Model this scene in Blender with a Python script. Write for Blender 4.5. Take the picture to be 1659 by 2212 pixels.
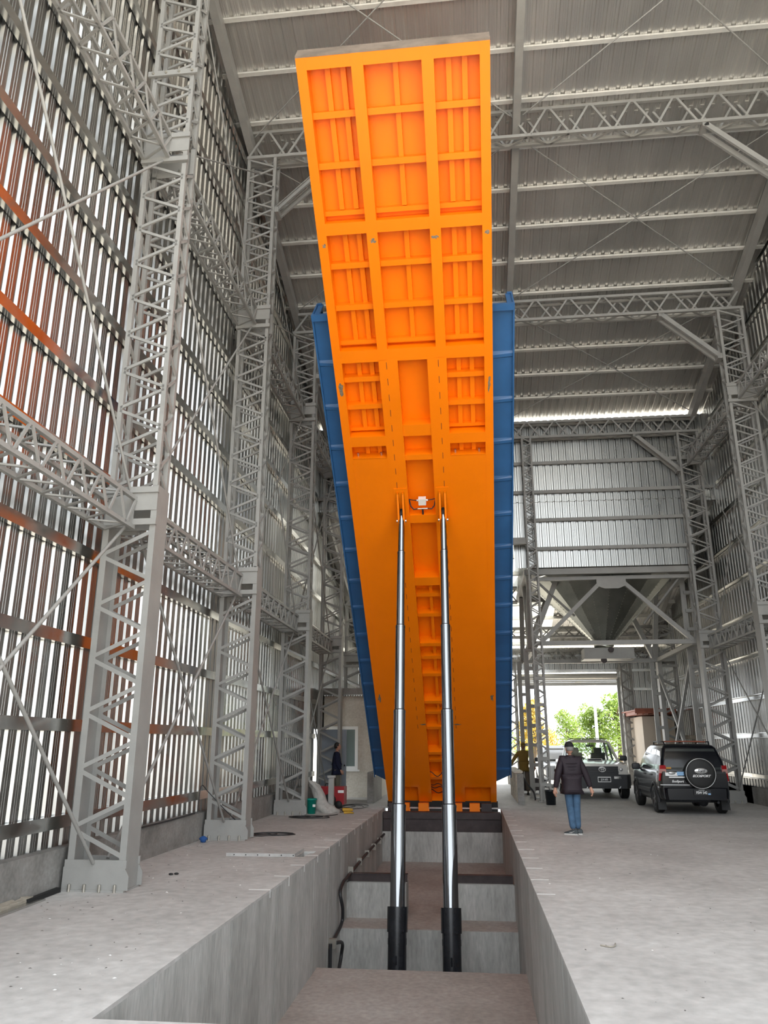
import bpy, bmesh, math, random
from mathutils import Vector, Matrix
V = Vector
for o in list(bpy.data.objects): bpy.data.objects.remove(o, do_unlink=True)
scene = bpy.context.scene
COL = scene.collection
random.seed(7)
R = math.radians

# ------------------------------------------------------------------ camera
CAM_H = 1.70; YN = 4.0      # YN: open entrance end of the shed
def cam_axes(a=6.34, p=16.7):
    a, p = R(a), R(p)
    f = V((-math.sin(a)*math.cos(p), math.cos(a)*math.cos(p), math.sin(p)))
    r = V((math.cos(a), math.sin(a), 0)); u = r.cross(f)
    return r, u, f
_r, _u, _f = cam_axes()
cd = bpy.data.cameras.new('camera'); cam = bpy.data.objects.new('camera', cd); COL.objects.link(cam)
cam.matrix_world = Matrix(((_r.x, _u.x, -_f.x, 0), (_r.y, _u.y, -_f.y, 0), (_r.z, _u.z, -_f.z, CAM_H), (0, 0, 0, 1)))
cd.sensor_fit = 'AUTO'; cd.sensor_width = 36.0; cd.lens = 36.0*1665/2212; cd.clip_start = .05; cd.clip_end = 600
scene.camera = cam

# ------------------------------------------------------------------ sky and light
world = bpy.data.worlds.new('overcast_sky'); scene.world = world; world.use_nodes = True
wn = world.node_tree.nodes; bg = wn['Background']
bg.inputs[0].default_value = (.90, .955, 1.0, 1); bg.inputs[1].default_value = 3.0
scene.view_settings.view_transform = 'Standard'; scene.view_settings.look = 'None'
scene.view_settings.gamma = 1.0; scene.view_settings.use_curve_mapping = False
scene.view_settings.exposure = 0.17
sun = bpy.data.lights.new('sun', 'SUN'); sun.energy = 18.0; sun.angle = R(3); sun.color = (1, .95, .86)
suno = bpy.data.objects.new('sun', sun); COL.objects.link(suno); suno.location = (30, 20, 40)
suno.rotation_euler = (-V((-.85, -.10, -.95))).to_track_quat('Z', 'Y').to_euler()
def portal(name, loc, rot, sx, sy):
    l = bpy.data.lights.new(name, 'AREA'); l.shape = 'RECTANGLE'; l.size = sx; l.size_y = sy; l.energy = 1
    l.cycles.is_portal = True
    o = bpy.data.objects.new(name, l); COL.objects.link(o); o.location = loc; o.rotation_euler = rot
portal('sky_portal_entrance', (1.5, YN-.1, 8.5), (R(90), 0, 0), 13.6, 17)
portal('sky_portal_exit_right', (4.2, 36.3, 2.2), (R(-90), 0, 0), 4.4, 4.4)
portal('sky_portal_exit_left', (-0.9, 36.3, 2.2), (R(-90), 0, 0), 4.6, 4.4)
portal('sky_portal_side', (-5.4, 26.16, 1.08), (0, R(-90), 0), 2.1, .88)

# ------------------------------------------------------------------ materials
def mat(name, col, rough=.5, metal=0.0, var=0.0, vs=1.5, col2=None, stretch=(1, 1, 1), rvar=0.0, bump=0.0, bs=40.0, coat=0.0, spec=None, detail=6):
    m = bpy.data.materials.new(name); m.use_nodes = True
    nt = m.node_tree; b = nt.nodes['Principled BSDF']
    b.inputs['Base Color'].default_value = (*col, 1); b.inputs['Roughness'].default_value = rough; b.inputs['Metallic'].default_value = metal
    if coat: b.inputs['Coat Weight'].default_value = coat; b.inputs['Coat Roughness'].default_value = .08
    if spec is not None: b.inputs['Specular IOR Level'].default_value = spec
    if var or rvar or bump or col2:
        g = nt.nodes.new('ShaderNodeNewGeometry'); mp = nt.nodes.new('ShaderNodeMapping'); mp.inputs['Scale'].default_value = stretch
        nt.links.new(g.outputs['Position'], mp.inputs['Vector'])
        n = nt.nodes.new('ShaderNodeTexNoise'); n.inputs['Scale'].default_value = vs; n.inputs['Detail'].default_value = detail; n.inputs['Roughness'].default_value = .62
        nt.links.new(mp.outputs[0], n.inputs['Vector'])
        if var or col2:
            r = nt.nodes.new('ShaderNodeValToRGB'); r.color_ramp.elements[0].position = .3; r.color_ramp.elements[1].position = .7
            c2 = col2 or tuple(c*(1+var) for c in col)
            c1 = col if col2 else tuple(c*(1-var) for c in col)
            r.color_ramp.elements[0].color = (*c1, 1); r.color_ramp.elements[1].color = (*[min(1, c) for c in c2], 1)
            nt.links.new(n.outputs['Fac'], r.inputs[0]); nt.links.new(r.outputs[0], b.inputs['Base Color'])
        if rvar:
            mr = nt.nodes.new('ShaderNodeMapRange'); mr.inputs['From Min'].default_value = .3; mr.inputs['From Max'].default_value = .7
            mr.inputs['To Min'].default_value = max(.02, rough-rvar); mr.inputs['To Max'].default_value = rough+rvar
            nt.links.new(n.outputs['Fac'], mr.inputs['Value']); nt.links.new(mr.outputs[0], b.inputs['Roughness'])
        if bump:
            n2 = nt.nodes.new('ShaderNodeTexNoise'); n2.inputs['Scale'].default_value = bs; n2.inputs['Detail'].default_value = 4
            nt.links.new(mp.outputs[0], n2.inputs['Vector'])
            bp = nt.nodes.new('ShaderNodeBump'); bp.inputs['Strength'].default_value = bump; bp.inputs['Distance'].default_value = .02
            nt.links.new(n2.outputs['Fac'], bp.inputs['Height']); nt.links.new(bp.outputs[0], b.inputs['Normal'])
    return m
def concrete(name, base, dark, light, vs, stretch=(1, 1, 1), rough=.75, bump=.25, speck=True):
    """concrete with broad stains, fine mottling and small specks"""
    m = mat(name, base, rough); nt = m.node_tree; b = nt.nodes['Principled BSDF']
    N = nt.nodes.new; L = nt.links.new
    g = N('ShaderNodeNewGeometry'); mp = N('ShaderNodeMapping'); mp.inputs['Scale'].default_value = stretch; L(g.outputs['Position'], mp.inputs['Vector'])
    n1 = N('ShaderNodeTexNoise'); n1.inputs['Scale'].default_value = vs; n1.inputs['Detail'].default_value = 8; n1.inputs['Roughness'].default_value = .65; L(mp.outputs[0], n1.inputs['Vector'])
    r1 = N('ShaderNodeValToRGB'); e = r1.color_ramp.elements; e[0].position = .28; e[0].color = (*dark, 1); e[1].position = .72; e[1].color = (*light, 1)
    k = e.new(.5); k.color = (*base, 1); L(n1.outputs['Fac'], r1.inputs[0])
    n2 = N('ShaderNodeTexNoise'); n2.inputs['Scale'].default_value = vs*14; n2.inputs['Detail'].default_value = 5; L(mp.outputs[0], n2.inputs['Vector'])
    mx = N('ShaderNodeMix'); mx.data_type = 'RGBA'; mx.blend_type = 'OVERLAY'; mx.inputs[0].default_value = .35
    L(r1.outputs[0], mx.inputs[6]); L(n2.outputs['Fac'], mx.inputs[7])
    hs = N('ShaderNodeHueSaturation'); hs.inputs['Saturation'].default_value = .95; L(mx.outputs[2], hs.inputs['Color'])
    out = hs.outputs[0]
    if speck:
        vo = N('ShaderNodeTexVoronoi'); vo.inputs['Scale'].default_value = 5.0; L(g.outputs['Position'], vo.inputs['Vector'])
        r2 = N('ShaderNodeValToRGB'); r2.color_ramp.elements[0].position = .02; r2.color_ramp.elements[0].color = (.35, .33, .3, 1); r2.color_ramp.elements[1].position = .05
        L(vo.outputs['Distance'], r2.inputs[0]); m3 = N('ShaderNodeMix'); m3.data_type = 'RGBA'; m3.blend_type = 'MULTIPLY'; m3.inputs[0].default_value = .6
        L(out, m3.inputs[6]); L(r2.outputs[0], m3.inputs[7]); out = m3.outputs[2]
    L(out, b.inputs['Base Color'])
    bp = N('ShaderNodeBump'); bp.inputs['Strength'].default_value = bump; bp.inputs['Distance'].default_value = .01
    L(n2.outputs['Fac'], bp.inputs['Height']); L(bp.outputs[0], b.inputs['Normal'])
    return m
M = {}
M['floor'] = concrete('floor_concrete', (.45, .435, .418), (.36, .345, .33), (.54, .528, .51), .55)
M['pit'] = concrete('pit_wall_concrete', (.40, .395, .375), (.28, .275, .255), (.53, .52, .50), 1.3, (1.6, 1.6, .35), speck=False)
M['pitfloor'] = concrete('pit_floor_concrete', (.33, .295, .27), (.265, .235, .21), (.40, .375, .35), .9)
M['kerb'] = concrete('kerb_plaster', (.235, .225, .21), (.16, .155, .145), (.32, .31, .295), 1.6, speck=False)
M['plaster'] = concrete('office_plaster', (.60, .555, .47), (.50, .46, .385), (.68, .64, .56), 1.2, speck=False)
M['steel'] = mat('grey_painted_steel', (.305, .30, .284), .48, 0, .10, 2.0, bump=.03, bs=60)
M['galv'] = mat('galvanised_sheet', (.45, .45, .435), .29, 1.0, .10, .8, stretch=(1, 1, .25), rvar=.05)
M['galvroof'] = mat('weathered_roof_sheet', (.69, .675, .645), .38, .88, .10, .7, stretch=(1, .2, 1), rvar=.05)
M['purlin'] = mat('galvanised_purlin', (.60, .60, .58), .22, 1.0, .12, 4.0, rvar=.06)
M['roofpurlin'] = mat('zinc_roof_purlin', (.72, .71, .67), .38, .35, .08, 4.0)
M['orange'] = mat('orange_enamel', (.90, .20, .001), .34, 0, .04, .9, rvar=.06, spec=.2)
M['blue'] = mat('blue_enamel', (.022, .105, .27), .38, 0, .14, 1.3, rvar=.06)
M['chrome'] = mat('chromed_rod', (.29, .30, .32), .10, 1.0)
M['blackpaint'] = mat('black_cylinder_paint', (.012, .013, .016), .25, 0, .4, 5.0)
M['bolt'] = mat('zinc_bolt', (.55, .52, .46), .35, .9)
M['slot'] = mat('weld_slot', (.20, .035, .004), .7)
M['scuff'] = mat('worn_bare_metal', (.22, .17, .12), .6, .3, .5, 30)
M['endplate'] = mat('weathered_brown_plate', (.20, .155, .12), .7, .1, .3, 3)
M['rust'] = mat('dark_primed_beam', (.045, .032, .032), .6, .1, .35, 4)
M['whitepaint'] = mat('white_paint', (.72, .72, .70), .6)
M['white'] = mat('white_frame', (.78, .78, .75), .4)
M['offwhite'] = mat('white_plastic', (.8, .78, .72), .4)
M['doorgrey'] = mat('grey_door_leaf', (.25, .28, .32), .45, 0, .06, 2)
M['glass'] = mat('dark_window_glass', (.03, .035, .035), .05, 0, coat=.5)
M['paneglass'] = mat('office_window_glass', (.22, .27, .25), .08, .35)
M['rubber'] = mat('black_rubber', (.014, .014, .014), .62)
M['cable'] = mat('black_cable', (.02, .02, .022), .5)
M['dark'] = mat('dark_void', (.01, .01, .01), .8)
M['hopper'] = mat('hopper_galvanised', (.42, .43, .40), .34, 1.0, .2, 1.2, rvar=.08)
M['shutter'] = mat('shutter_slats', (.62, .60, .55), .4, .5)
M['cream'] = mat('cream_wall', (.62, .53, .43), .7, 0, .05, 1)
M['redsteel'] = mat('red_oxide_steel', (.30, .085, .045), .6, 0, .2, 5)
def translucent(name, col):
    m = bpy.data.materials.new(name); m.use_nodes = True; nt = m.node_tree; nt.nodes.clear(); o = nt.nodes.new('ShaderNodeOutputMaterial')
    t = nt.nodes.new('ShaderNodeBsdfTranslucent'); d = nt.nodes.new('ShaderNodeBsdfDiffuse'); x = nt.nodes.new('ShaderNodeMixShader'); x.inputs[0].default_value = .5
    t.inputs[0].default_value = (*col, 1); d.inputs[0].default_value = (*col, 1)
    nt.links.new(t.outputs[0], x.inputs[1]); nt.links.new(d.outputs[0], x.inputs[2]); nt.links.new(x.outputs[0], o.inputs[0]); return m
M['fibre'] = translucent('translucent_fibreglass_sheet', (.62, .61, .56))
M['ground'] = concrete('yard_gravel', (.55, .50, .42), (.47, .42, .35), (.62, .57, .49), .3)

# ------------------------------------------------------------------ mesh helpers
class MB:
    """collects boxes, beams, tubes and lathes into one mesh"""
    def __init__(s): s.v = []; s.f = []; s.sm = []
    def add(s, vs, fs, smooth=False):
        n = len(s.v); s.v += [tuple(v) for v in vs]; s.f += [tuple(i+n for i in f) for f in fs]; s.sm += [smooth]*len(fs); return s
    def box(s, x0, x1, y0, y1, z0, z1):
        vs = [(x, y, z) for z in (z0, z1) for y in (y0, y1) for x in (x0, x1)]
        return s.add(vs, [(0, 2, 3, 1), (4, 5, 7, 6), (0, 1, 5, 4), (2, 6, 7, 3), (0, 4, 6, 2), (1, 3, 7, 5)])
    def hexa(s, c):   # 8 corners ordered as in box
        return s.add(c, [(0, 2, 3, 1), (4, 5, 7, 6), (0, 1, 5, 4), (2, 6, 7, 3), (0, 4, 6, 2), (1, 3, 7, 5)])
    def bar(s, p0, p1, w, h, up=(0, 0, 1)):
        p0, p1 = V(p0), V(p1); d = (p1-p0).normalized(); sd = V(up).cross(d)
        if sd.length < 1e-4: sd = V((1, 0, 0)).cross(d)
        sd.normalize(); u = d.cross(sd)
        c = [p+sd*(a*w/2)+u*(b*h/2) for p in (p0, p1) for b in (-1, 1) for a in (-1, 1)]
        return s.hexa(c)
    def tube(s, pts, r, n=8, closed=False, cap=True):
        pts = [V(p) for p in pts]; k = len(pts); rr = r if hasattr(r, '__len__') else [r]*k
        rings = []; prev = None
        for i, p in enumerate(pts):
            t = (pts[(i+1) % k]-pts[i-1]) if closed else (pts[min(i+1, k-1)]-pts[max(i-1, 0)])
            t.normalize()
            if prev is None:
                a = t.orthogonal().normalized()
            else:
                a = (prev-t*prev.dot(t)); a = a.normalized() if a.length > 1e-5 else t.orthogonal().normalized()
            prev = a; b = t.cross(a)
            rings.append([p+(a*math.cos(2*math.pi*j/n)+b*math.sin(2*math.pi*j/n))*rr[i] for j in range(n)])
        vs = [v for g in rings for v in g]; fs = []
        for i in range(k if closed else k-1):
            i2 = (i+1) % k
            for j in range(n): fs.append((i*n+j, i*n+(j+1) % n, i2*n+(j+1) % n, i2*n+j))
        s.add(vs, fs, True)
        if cap and not closed:
            s.add(rings[0], [tuple(reversed(range(n)))]); s.add(rings[-1], [tuple(range(n))])
        return s
    def cyl(s, p0, p1, r0, r1=None, n=16, cap=True):
        return s.tube([p0, p1], [r0, r0 if r1 is None else r1], n, cap=cap)
    def lathe(s, c, axis, prof, n=20):   # prof: (radius, distance along axis)
        c = V(c); ax = V(axis).normalized(); a = ax.orthogonal().normalized(); b = ax.cross(a); vs = []; fs = []
        for (r, h) in prof:
            for j in range(n):
                t = 2*math.pi*j/n; vs.append(c+ax*h+(a*math.cos(t)+b*math.sin(t))*r)
        for i in range(len(prof)-1):
            for j in range(n): fs.append((i*n+j, i*n+(j+1) % n, (i+1)*n+(j+1) % n, (i+1)*n+j))
        return s.add(vs, fs, True)
    def ell(s, c, r, nu=14, nv=9, fn=None):
        vs = []; fs = []
        for i in range(nv+1):
            ph = math.pi*i/nv
            for j in range(nu):
                t = 2*math.pi*j/nu; p = V((math.sin(ph)*math.cos(t)*r[0], math.sin(ph)*math.sin(t)*r[1], math.cos(ph)*r[2]))
                if fn: p = fn(p)
                vs.append(V(c)+p)
        for i in range(nv):
            for j in range(nu): fs.append((i*nu+j, (i+1)*nu+j, (i+1)*nu+(j+1) % nu, i*nu+(j+1) % nu))
        return s.add(vs, fs, True)
    def prism(s, poly, ax, a0, a1):   # polygon in the plane across axis ax ('x','y','z')
        def P(q, a): return {'x': (a, q[0], q[1]), 'y': (q[0], a, q[1]), 'z': (q[0], q[1], a)}[ax]
        n = len(poly); vs = [P(q, a0) for q in poly]+[P(q, a1) for q in poly]
        fs = [tuple(range(n)), tuple(reversed(range(n, 2*n)))]+[(i, i+n, (i+1) % n+n, (i+1) % n) for i in range(n)]
        return s.add(vs, fs)
    def mesh(s, name, m):
        me = bpy.data.meshes.new(name); me.from_pydata(s.v, [], s.f)
        for ms in (m if isinstance(m, (list, tuple)) else [m]): me.materials.append(M[ms] if isinstance(ms, str) else ms)
        me.polygons.foreach_set('use_smooth', s.sm); me.update()
        return me
    def fixn(s, me):
        bm = bmesh.new(); bm.from_mesh(me); bmesh.ops.recalc_face_normals(bm, faces=bm.faces); bm.to_mesh(me); bm.free(); return me
    def build(s, name, m, parent=None, fix=True):
        me = s.mesh(name, m)
        if fix: s.fixn(me)
        return link(name, me, parent)
def link(name, me, parent=None, mw=None):
    o = bpy.data.objects.new(name, me); COL.objects.link(o)
    if parent is not None:
        o.parent = parent; o.matrix_parent_inverse = Matrix.Translation(-origin(parent))
    if mw is not None: o.matrix_basis = mw
    return o
def origin(p):
    l = V(p.location) if p.type == 'EMPTY' or p.parent is None else V((0, 0, 0))
    return l
def tag(o, label=None, cat=None, group=None, kind=None):
    if label: o['label'] = label
    if cat: o['category'] = cat
    if group: o['group'] = group
    if kind: o['kind'] = kind
    return o
def E(name, loc, label=None, cat=None, group=None, kind=None):
    o = bpy.data.objects.new(name, None); COL.objects.link(o); o.location = loc; o.empty_display_size = .2
    return tag(o, label, cat, group, kind)
def sub(name, mb, m, part):        # a sub-part under a mesh part whose own origin is the world origin
    o = mb.build(name, m); o.parent = part; return o
UNIT = {}
def unit_mesh(prof, m):
    k = (prof, m)
    if k not in UNIT:
        b = MB()
        if prof == 'box': b.box(-.5, .5, -.5, .5, 0, 1)
        elif prof == 'C':     # channel, open to +x
            P = [(.5, -.5), (-.5, -.5), (-.5, .5), (.5, .5), (.5, .38), (.44, .38), (.44, .45), (-.43, .45), (-.43, -.45), (.44, -.45), (.44, -.38), (.5, -.38)]
            b.prism(P, 'z', 0, 1)
        elif prof == 'rod': b.cyl((0, 0, 0), (0, 0, 1), .5, n=8)
        elif prof == 'L': b.prism([(-.5, -.5), (.5, -.5), (.5, -.36), (-.36, -.36), (-.36, .5), (-.5, .5)], 'z', 0, 1)
        me = b.mesh('unit_'+prof, m); b.fixn(me); UNIT[k] = me
    return UNIT[k]
def bar(name, p0, p1, w, h, m='steel', parent=None, up=(0, 0, 1), prof='box'):
    p0, p1 = V(p0), V(p1); d = p1-p0; dn = d.normalized(); sd = V(up).cross(dn)
    if sd.length < 1e-4: sd = V((1, 0, 0)).cross(dn)
    sd.normalize(); u = dn.cross(sd)
    mw = Matrix(((sd.x*w, u.x*h, d.x, p0.x), (sd.y*w, u.y*h, d.y, p0.y), (sd.z*w, u.z*h, d.z, p0.z), (0, 0, 0, 1)))
    return link(name, unit_mesh(prof, m), parent, mw)

# ------------------------------------------------------------------ lattice members
def zigzag(parent, a0, a1, b0, b1, pitch, w, t, nrm, m, indiv, name='lacing_bar', start=0):
    """lacing between two chord lines a0-a1 and b0-b1"""
    a0, a1, b0, b1 = V(a0), V(a1), V(b0), V(b1); L = (a1-a0).length; n = max(2, int(round(L/(pitch/2))))
    mb = MB()
    for i in range(n):
        f0, f1 = (i+.07)/n, (i+.93)/n
        if (i+start) % 2 == 0: p, q = a0.lerp(a1, f0), b0.lerp(b1, f1)
        else: p, q = b0.lerp(b1, f0), a0.lerp(a1, f1)
        if indiv: bar(name, p, q, w, t, m, parent, up=nrm)
        else: mb.bar(p, q, w, t, nrm)
    if not indiv:
        o = mb.build('lacing', m, parent, fix=False); o['kind'] = 'stuff'
def lattice(parent, p0, p1, u, v, wu, wv, chord=.07, w=.045, t=.03, pitch=.62, m='steel', indiv=True, faces='abcd'):
    p0, p1, u, v = V(p0), V(p1), V(u), V(v); hu, hv = wu/2-chord/2, wv/2-chord/2
    L = lambda a, b: (p0+u*hu*a+v*hv*b, p1+u*hu*a+v*hv*b)
    for a in (-1, 1):
        for b in (-1, 1): c = L(a, b); bar('chord', c[0], c[1], chord, chord, m, parent, up=u)
    for f, (s1, s2, nr, st) in {'a': ((-1, -1), (1, -1), v, 0), 'b': ((-1, 1), (1, 1), v, 0), 'c': ((-1, -1), (-1, 1), u, 0), 'd': ((1, -1), (1, 1), u, 1)}.items():
        if f in faces:
            A = L(*s1); B = L(*s2); off = nr*(chord/2-t/2)*(1 if (s1[0] == s2[0] and s1[0] > 0) or (s1[1] == s2[1] and s1[1] > 0) else -1)
            zigzag(parent, A[0]+off, A[1]+off, B[0]+off, B[1]+off, pitch, w, t, nr, m, indiv, start=st)
# ------------------------------------------------------------------ the setting
XL, XR, WL, WR = -2.5, .68, -5.2, 8.3
def roof(y): return 18.22-.295*(y-7) if y >= 7 else 18.22-.295*(7-y)
def rear_roof(y): return 9.6-.35*(y-25.6)
def top_at(y): return roof(y) if y < 25.6 else rear_roof(y)

# floor: slabs around the pit, with a cut-out for the drain hatch
fl = E('floor', (0, 0, 0), kind='structure')
T = .03
def slab(x0, x1, y0, y1): MB().box(x0, x1, y0, y1, -T, 0).build('floor_slab', 'floor', fl)
slab(-5.6, XL, -1.2, 12.85); slab(-5.6, -2.82, 12.85, 13.5); slab(-5.6, XL, 13.5, 36.2)
slab(-2.62, XL, 12.85, 13.5)
slab(XR, 8.6, -1.2, 10.15); slab(XR, 8.6, 10.155, 36.2)
slab(XL, XR, -1.2, 5.45); slab(XL, XR, 22.75, 36.2)
MB().box(-2.82, -2.62, 12.85, 13.5, -.5, -.45).build('hatch_bottom', 'pit', fl)
for a in ((-2.86, -2.82, 12.85, 13.5), (-2.62, -2.58, 12.85, 13.5), (-2.82, -2.62, 12.81, 12.85), (-2.82, -2.62, 13.5, 13.54)):
    MB().box(*a, -.5, -T).build('hatch_side', 'pit', fl)
# metre marks in white paint along both pit edges, running a little way down the pit wall
for k in range(10, 24):
    j = random.uniform(-.03, .03)
    MB().box(XR+.01, XR+.01+random.uniform(.2, .27), k+j+.12, k+j+.15, 0, .002).build('paint_mark', 'whitepaint', fl)
    MB().box(XL-random.uniform(.2, .3), XL+.002, k+j+.03, k+j+.062, 0, .002).build('paint_mark', 'whitepaint', fl)
    MB().box(XL, XL+.003, k+j+.03, k+j+.055, -random.uniform(.08, .16), 0).build('paint_mark', 'whitepaint', fl)
# chips and crumbs scattered on the slab
mb = MB(); mw_ = MB()
for i in range(520):
    side = random.random() < .5
    x = random.uniform(-4.9, -2.7) if side else random.uniform(.9, 8.0); y = 6+random.random()**1.4*18; s = random.uniform(.004, .02)**1.0
    tgt = mb if random.random() < .62 else mw_
    a = random.uniform(0, 6.3); c, sn = math.cos(a)*s, math.sin(a)*s; q = random.uniform(.25, .8)
    P = [(x+c, y+sn, 0), (x-sn*q, y+c*q, 0), (x-c, y-sn, 0), (x+sn*q, y-c*q, 0), (x, y, s*.35)]
    tgt.add(P, [(0, 1, 4), (1, 2, 4), (2, 3, 4), (3, 0, 4)])
tag(mb.build('crumbs', mat('dark_crumb', (.12, .11, .1), .8), fl), kind='stuff'); tag(mw_.build('plaster_chips', 'whitepaint', fl), kind='stuff')

# pit: side walls cast in panels, benches, deep well and ramp
def pit_wall(name, x, sgn, joints):
    w = E(name, (x, 14, -1.5), kind='structure')
    for a, b in zip(joints[:-1], joints[1:]):
        MB().box(min(x, x+sgn*.22), max(x, x+sgn*.22), a+.010, b-.010, -3.0, -T).build('wall_panel', 'pit', w)
    MB().box(min(x+sgn*.03, x+sgn*.25), max(x+sgn*.03, x+sgn*.25), joints[0], joints[-1], -3.0, -T-.01).build('wall_core', 'pit', w)
    return w
J1 = [5.45, 6.49, 8.5, 10.44, 12.76, 14.05, 15.3, 16.4, 17.5, 18.6, 19.8, 21.0, 22.1, 23]
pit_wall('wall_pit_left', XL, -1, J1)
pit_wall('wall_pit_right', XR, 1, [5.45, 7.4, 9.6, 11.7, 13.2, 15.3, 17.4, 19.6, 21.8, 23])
pf = E('floor_pit', (-.9, 14, -2.9), kind='structure')
def pb(n, *a, m='pit'): return MB().box(*a).build(n, m, pf)
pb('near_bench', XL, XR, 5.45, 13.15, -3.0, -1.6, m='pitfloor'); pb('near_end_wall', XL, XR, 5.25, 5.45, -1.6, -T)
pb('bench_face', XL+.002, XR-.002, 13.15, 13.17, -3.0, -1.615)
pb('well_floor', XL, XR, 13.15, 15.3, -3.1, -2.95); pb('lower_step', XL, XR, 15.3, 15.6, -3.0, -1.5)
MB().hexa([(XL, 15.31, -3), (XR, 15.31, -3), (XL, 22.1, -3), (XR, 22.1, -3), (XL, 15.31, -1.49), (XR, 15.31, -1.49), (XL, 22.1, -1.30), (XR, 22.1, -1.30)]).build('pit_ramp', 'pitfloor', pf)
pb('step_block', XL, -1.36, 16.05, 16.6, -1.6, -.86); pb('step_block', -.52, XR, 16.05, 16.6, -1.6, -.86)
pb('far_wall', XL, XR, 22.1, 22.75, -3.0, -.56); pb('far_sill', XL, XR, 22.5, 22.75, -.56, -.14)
for x0, x1 in ((XL+.02, -1.34), (-.54, XR-.02)):
    o = E('kerb_beam', (x0, 16.05, -.86), 'dark steel channel lying along the '+('left' if x0 < -1 else 'right')+' concrete block in the pit', 'beam')
    bar('web', (x0, 16.12, -.785), (x1, 16.12, -.785), .02, .15, 'rust', o); bar('flange', (x0, 16.18, -.715), (x1, 16.18, -.715), .16, .015, 'rust', o); bar('flange', (x0, 16.16, -.853), (x1, 16.16, -.853), .2, .015, 'steel', o)
o = E('hinge_beam', (-.9, 22.3, -.56), 'dark brown hinge beam crossing the pit below the orange platform', 'beam')
bar('lower_web', (XL+.02, 22.18, -.40), (XR-.02, 22.18, -.40), .06, .32, 'rust', o)
bar('upper_web', (XL+.02, 22.15, -.165), (XR-.02, 22.15, -.165), .09, .15, 'rust', o)
bar('bottom_flange', (XL+.02, 22.26, -.552), (XR-.02, 22.26, -.552), .28, .016, 'rust', o)
bar('top_flange', (XL+.02, 22.30, -.083), (XR-.02, 22.30, -.083), .40, .016, 'rust', o)

# concrete kerbs under the sheet walls
kl = E('baseboard_left', (WL, 17, 0), kind='structure'); kr = E('baseboard_right', (WR, 17, 0), kind='structure')
for a, b in ((YN, 4.5), (4.5, 9.68), (9.68, 14.8), (14.8, 20.0), (20.0, 25.2), (25.2, 36.2)):
    for ka, kb in (((25.2, 25.7), (26.62, 36.2)) if a == 25.2 else ((a, b),)): MB().box(WL-.2, -5.03, ka+.004, kb-.004, 0, .47).build('kerb_length', 'kerb', kl); MB().box(8.13, WR+.2, a+.004, b-.004, 0, .47).build('kerb_length', 'kerb', kr)

# corrugated sheet: 1 m cover width, four ribs, small stiffening ribs in each pan
def sheet_mesh(mname):
    P = []; y = 0.0
    for k in range(4):
        x = k*.25
        for dx, d in ((0, 0), (.042, 0), (.048, .004), (.056, .004), (.062, 0), (.088, 0), (.094, .004), (.102, .004), (.108, 0), (.150, 0), (.172, .034), (.228, .034)): P.append((x+dx, d))
    P.append((1.0, 0)); P.append((1.012, .002))
    b = MB(); n = len(P); vs = [(x, y, 0) for x, y in P]+[(x, y, 1) for x, y in P]
    b.add(vs, [(i, i+1, i+1+n, i+n) for i in range(n-1)]); return b.mesh('corrugated_sheet', mname)
SHEET = sheet_mesh('galv'); RSHEET = sheet_mesh('galvroof'); FSHEET = sheet_mesh('fibre')
def sheet(parent, name, org, ex, ey, ez, L, wscale=1.0):
    ex, ey, ez = V(ex)*wscale, V(ey), V(ez)*L
    mw = Matrix(((ex.x, ey.x, ez.x, org[0]), (ex.y, ey.y, ez.y, org[1]), (ex.z, ey.z, ez.z, org[2]), (0, 0, 0, 1)))
    return link(name, RSHEET if name == 'roof_sheet' else FSHEET if name == 'skylight_sheet' else SHEET, parent, mw)
GZ = [.77, 1.92, 2.99, 4.17, 5.34, 6.48, 7.67, 8.79, 9.89, 11.0, 12.15, 13.3, 14.45, 15.6, 16.75]
def side_wall(name, x, sgn):
    w = E(name, (x, 17, 0), kind='structure')
    for k in range(4, 36):
        z1 = max(top_at(k), top_at(k+1)) if k != 25 else roof(25.0)
        if k > 25: z1 = rear_roof(max(k, 25.6))
        if sgn < 0 and k in (25, 26):      # side doorway next to the office
            for ya, yb, za, zt in ((25.0, 25.72, .44, roof(25.0)), (25.72, 26.6, 2.16, rear_roof(25.72)))if k == 25 else ((26.6, 27.0, .44, rear_roof(26.6)),): sheet(w, 'wall_sheet', (x, ya, za), (0, 1, 0), (-1, 0, 0), (0, 0, 1), zt-za, yb-ya)
        elif sgn < 0: sheet(w, 'wall_sheet', (x, k, .44), (0, 1, 0), (-1, 0, 0), (0, 0, 1), z1-.44+.02)
        else: sheet(w, 'wall_sheet', (x, k+1, .44), (0, -1, 0), (1, 0, 0), (0, 0, 1), z1-.44+.02)
    for z in GZ:
        y1 = 36.0 if z < 5.7 else (25.6+(9.6-z)/.35 if z < 9.4 else min(25.5, 7+(18.22-z)/.295))
        y0 = YN if z < 17 else 7-(18.22-z)/.295
        for ga, gb in (((y0+.3, 25.7), (26.65, y1-.2)) if sgn < 0 and z < 2.1 else ((y0+.3, y1-.2),)): bar('girt', (x-sgn*.055, ga, z), (x-sgn*.055, gb, z), .09, .15, 'purlin', w, prof='C')
    return w
wall_l = side_wall('wall_left', WL, -1); wall_r = side_wall('wall_right', WR, 1)

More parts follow.
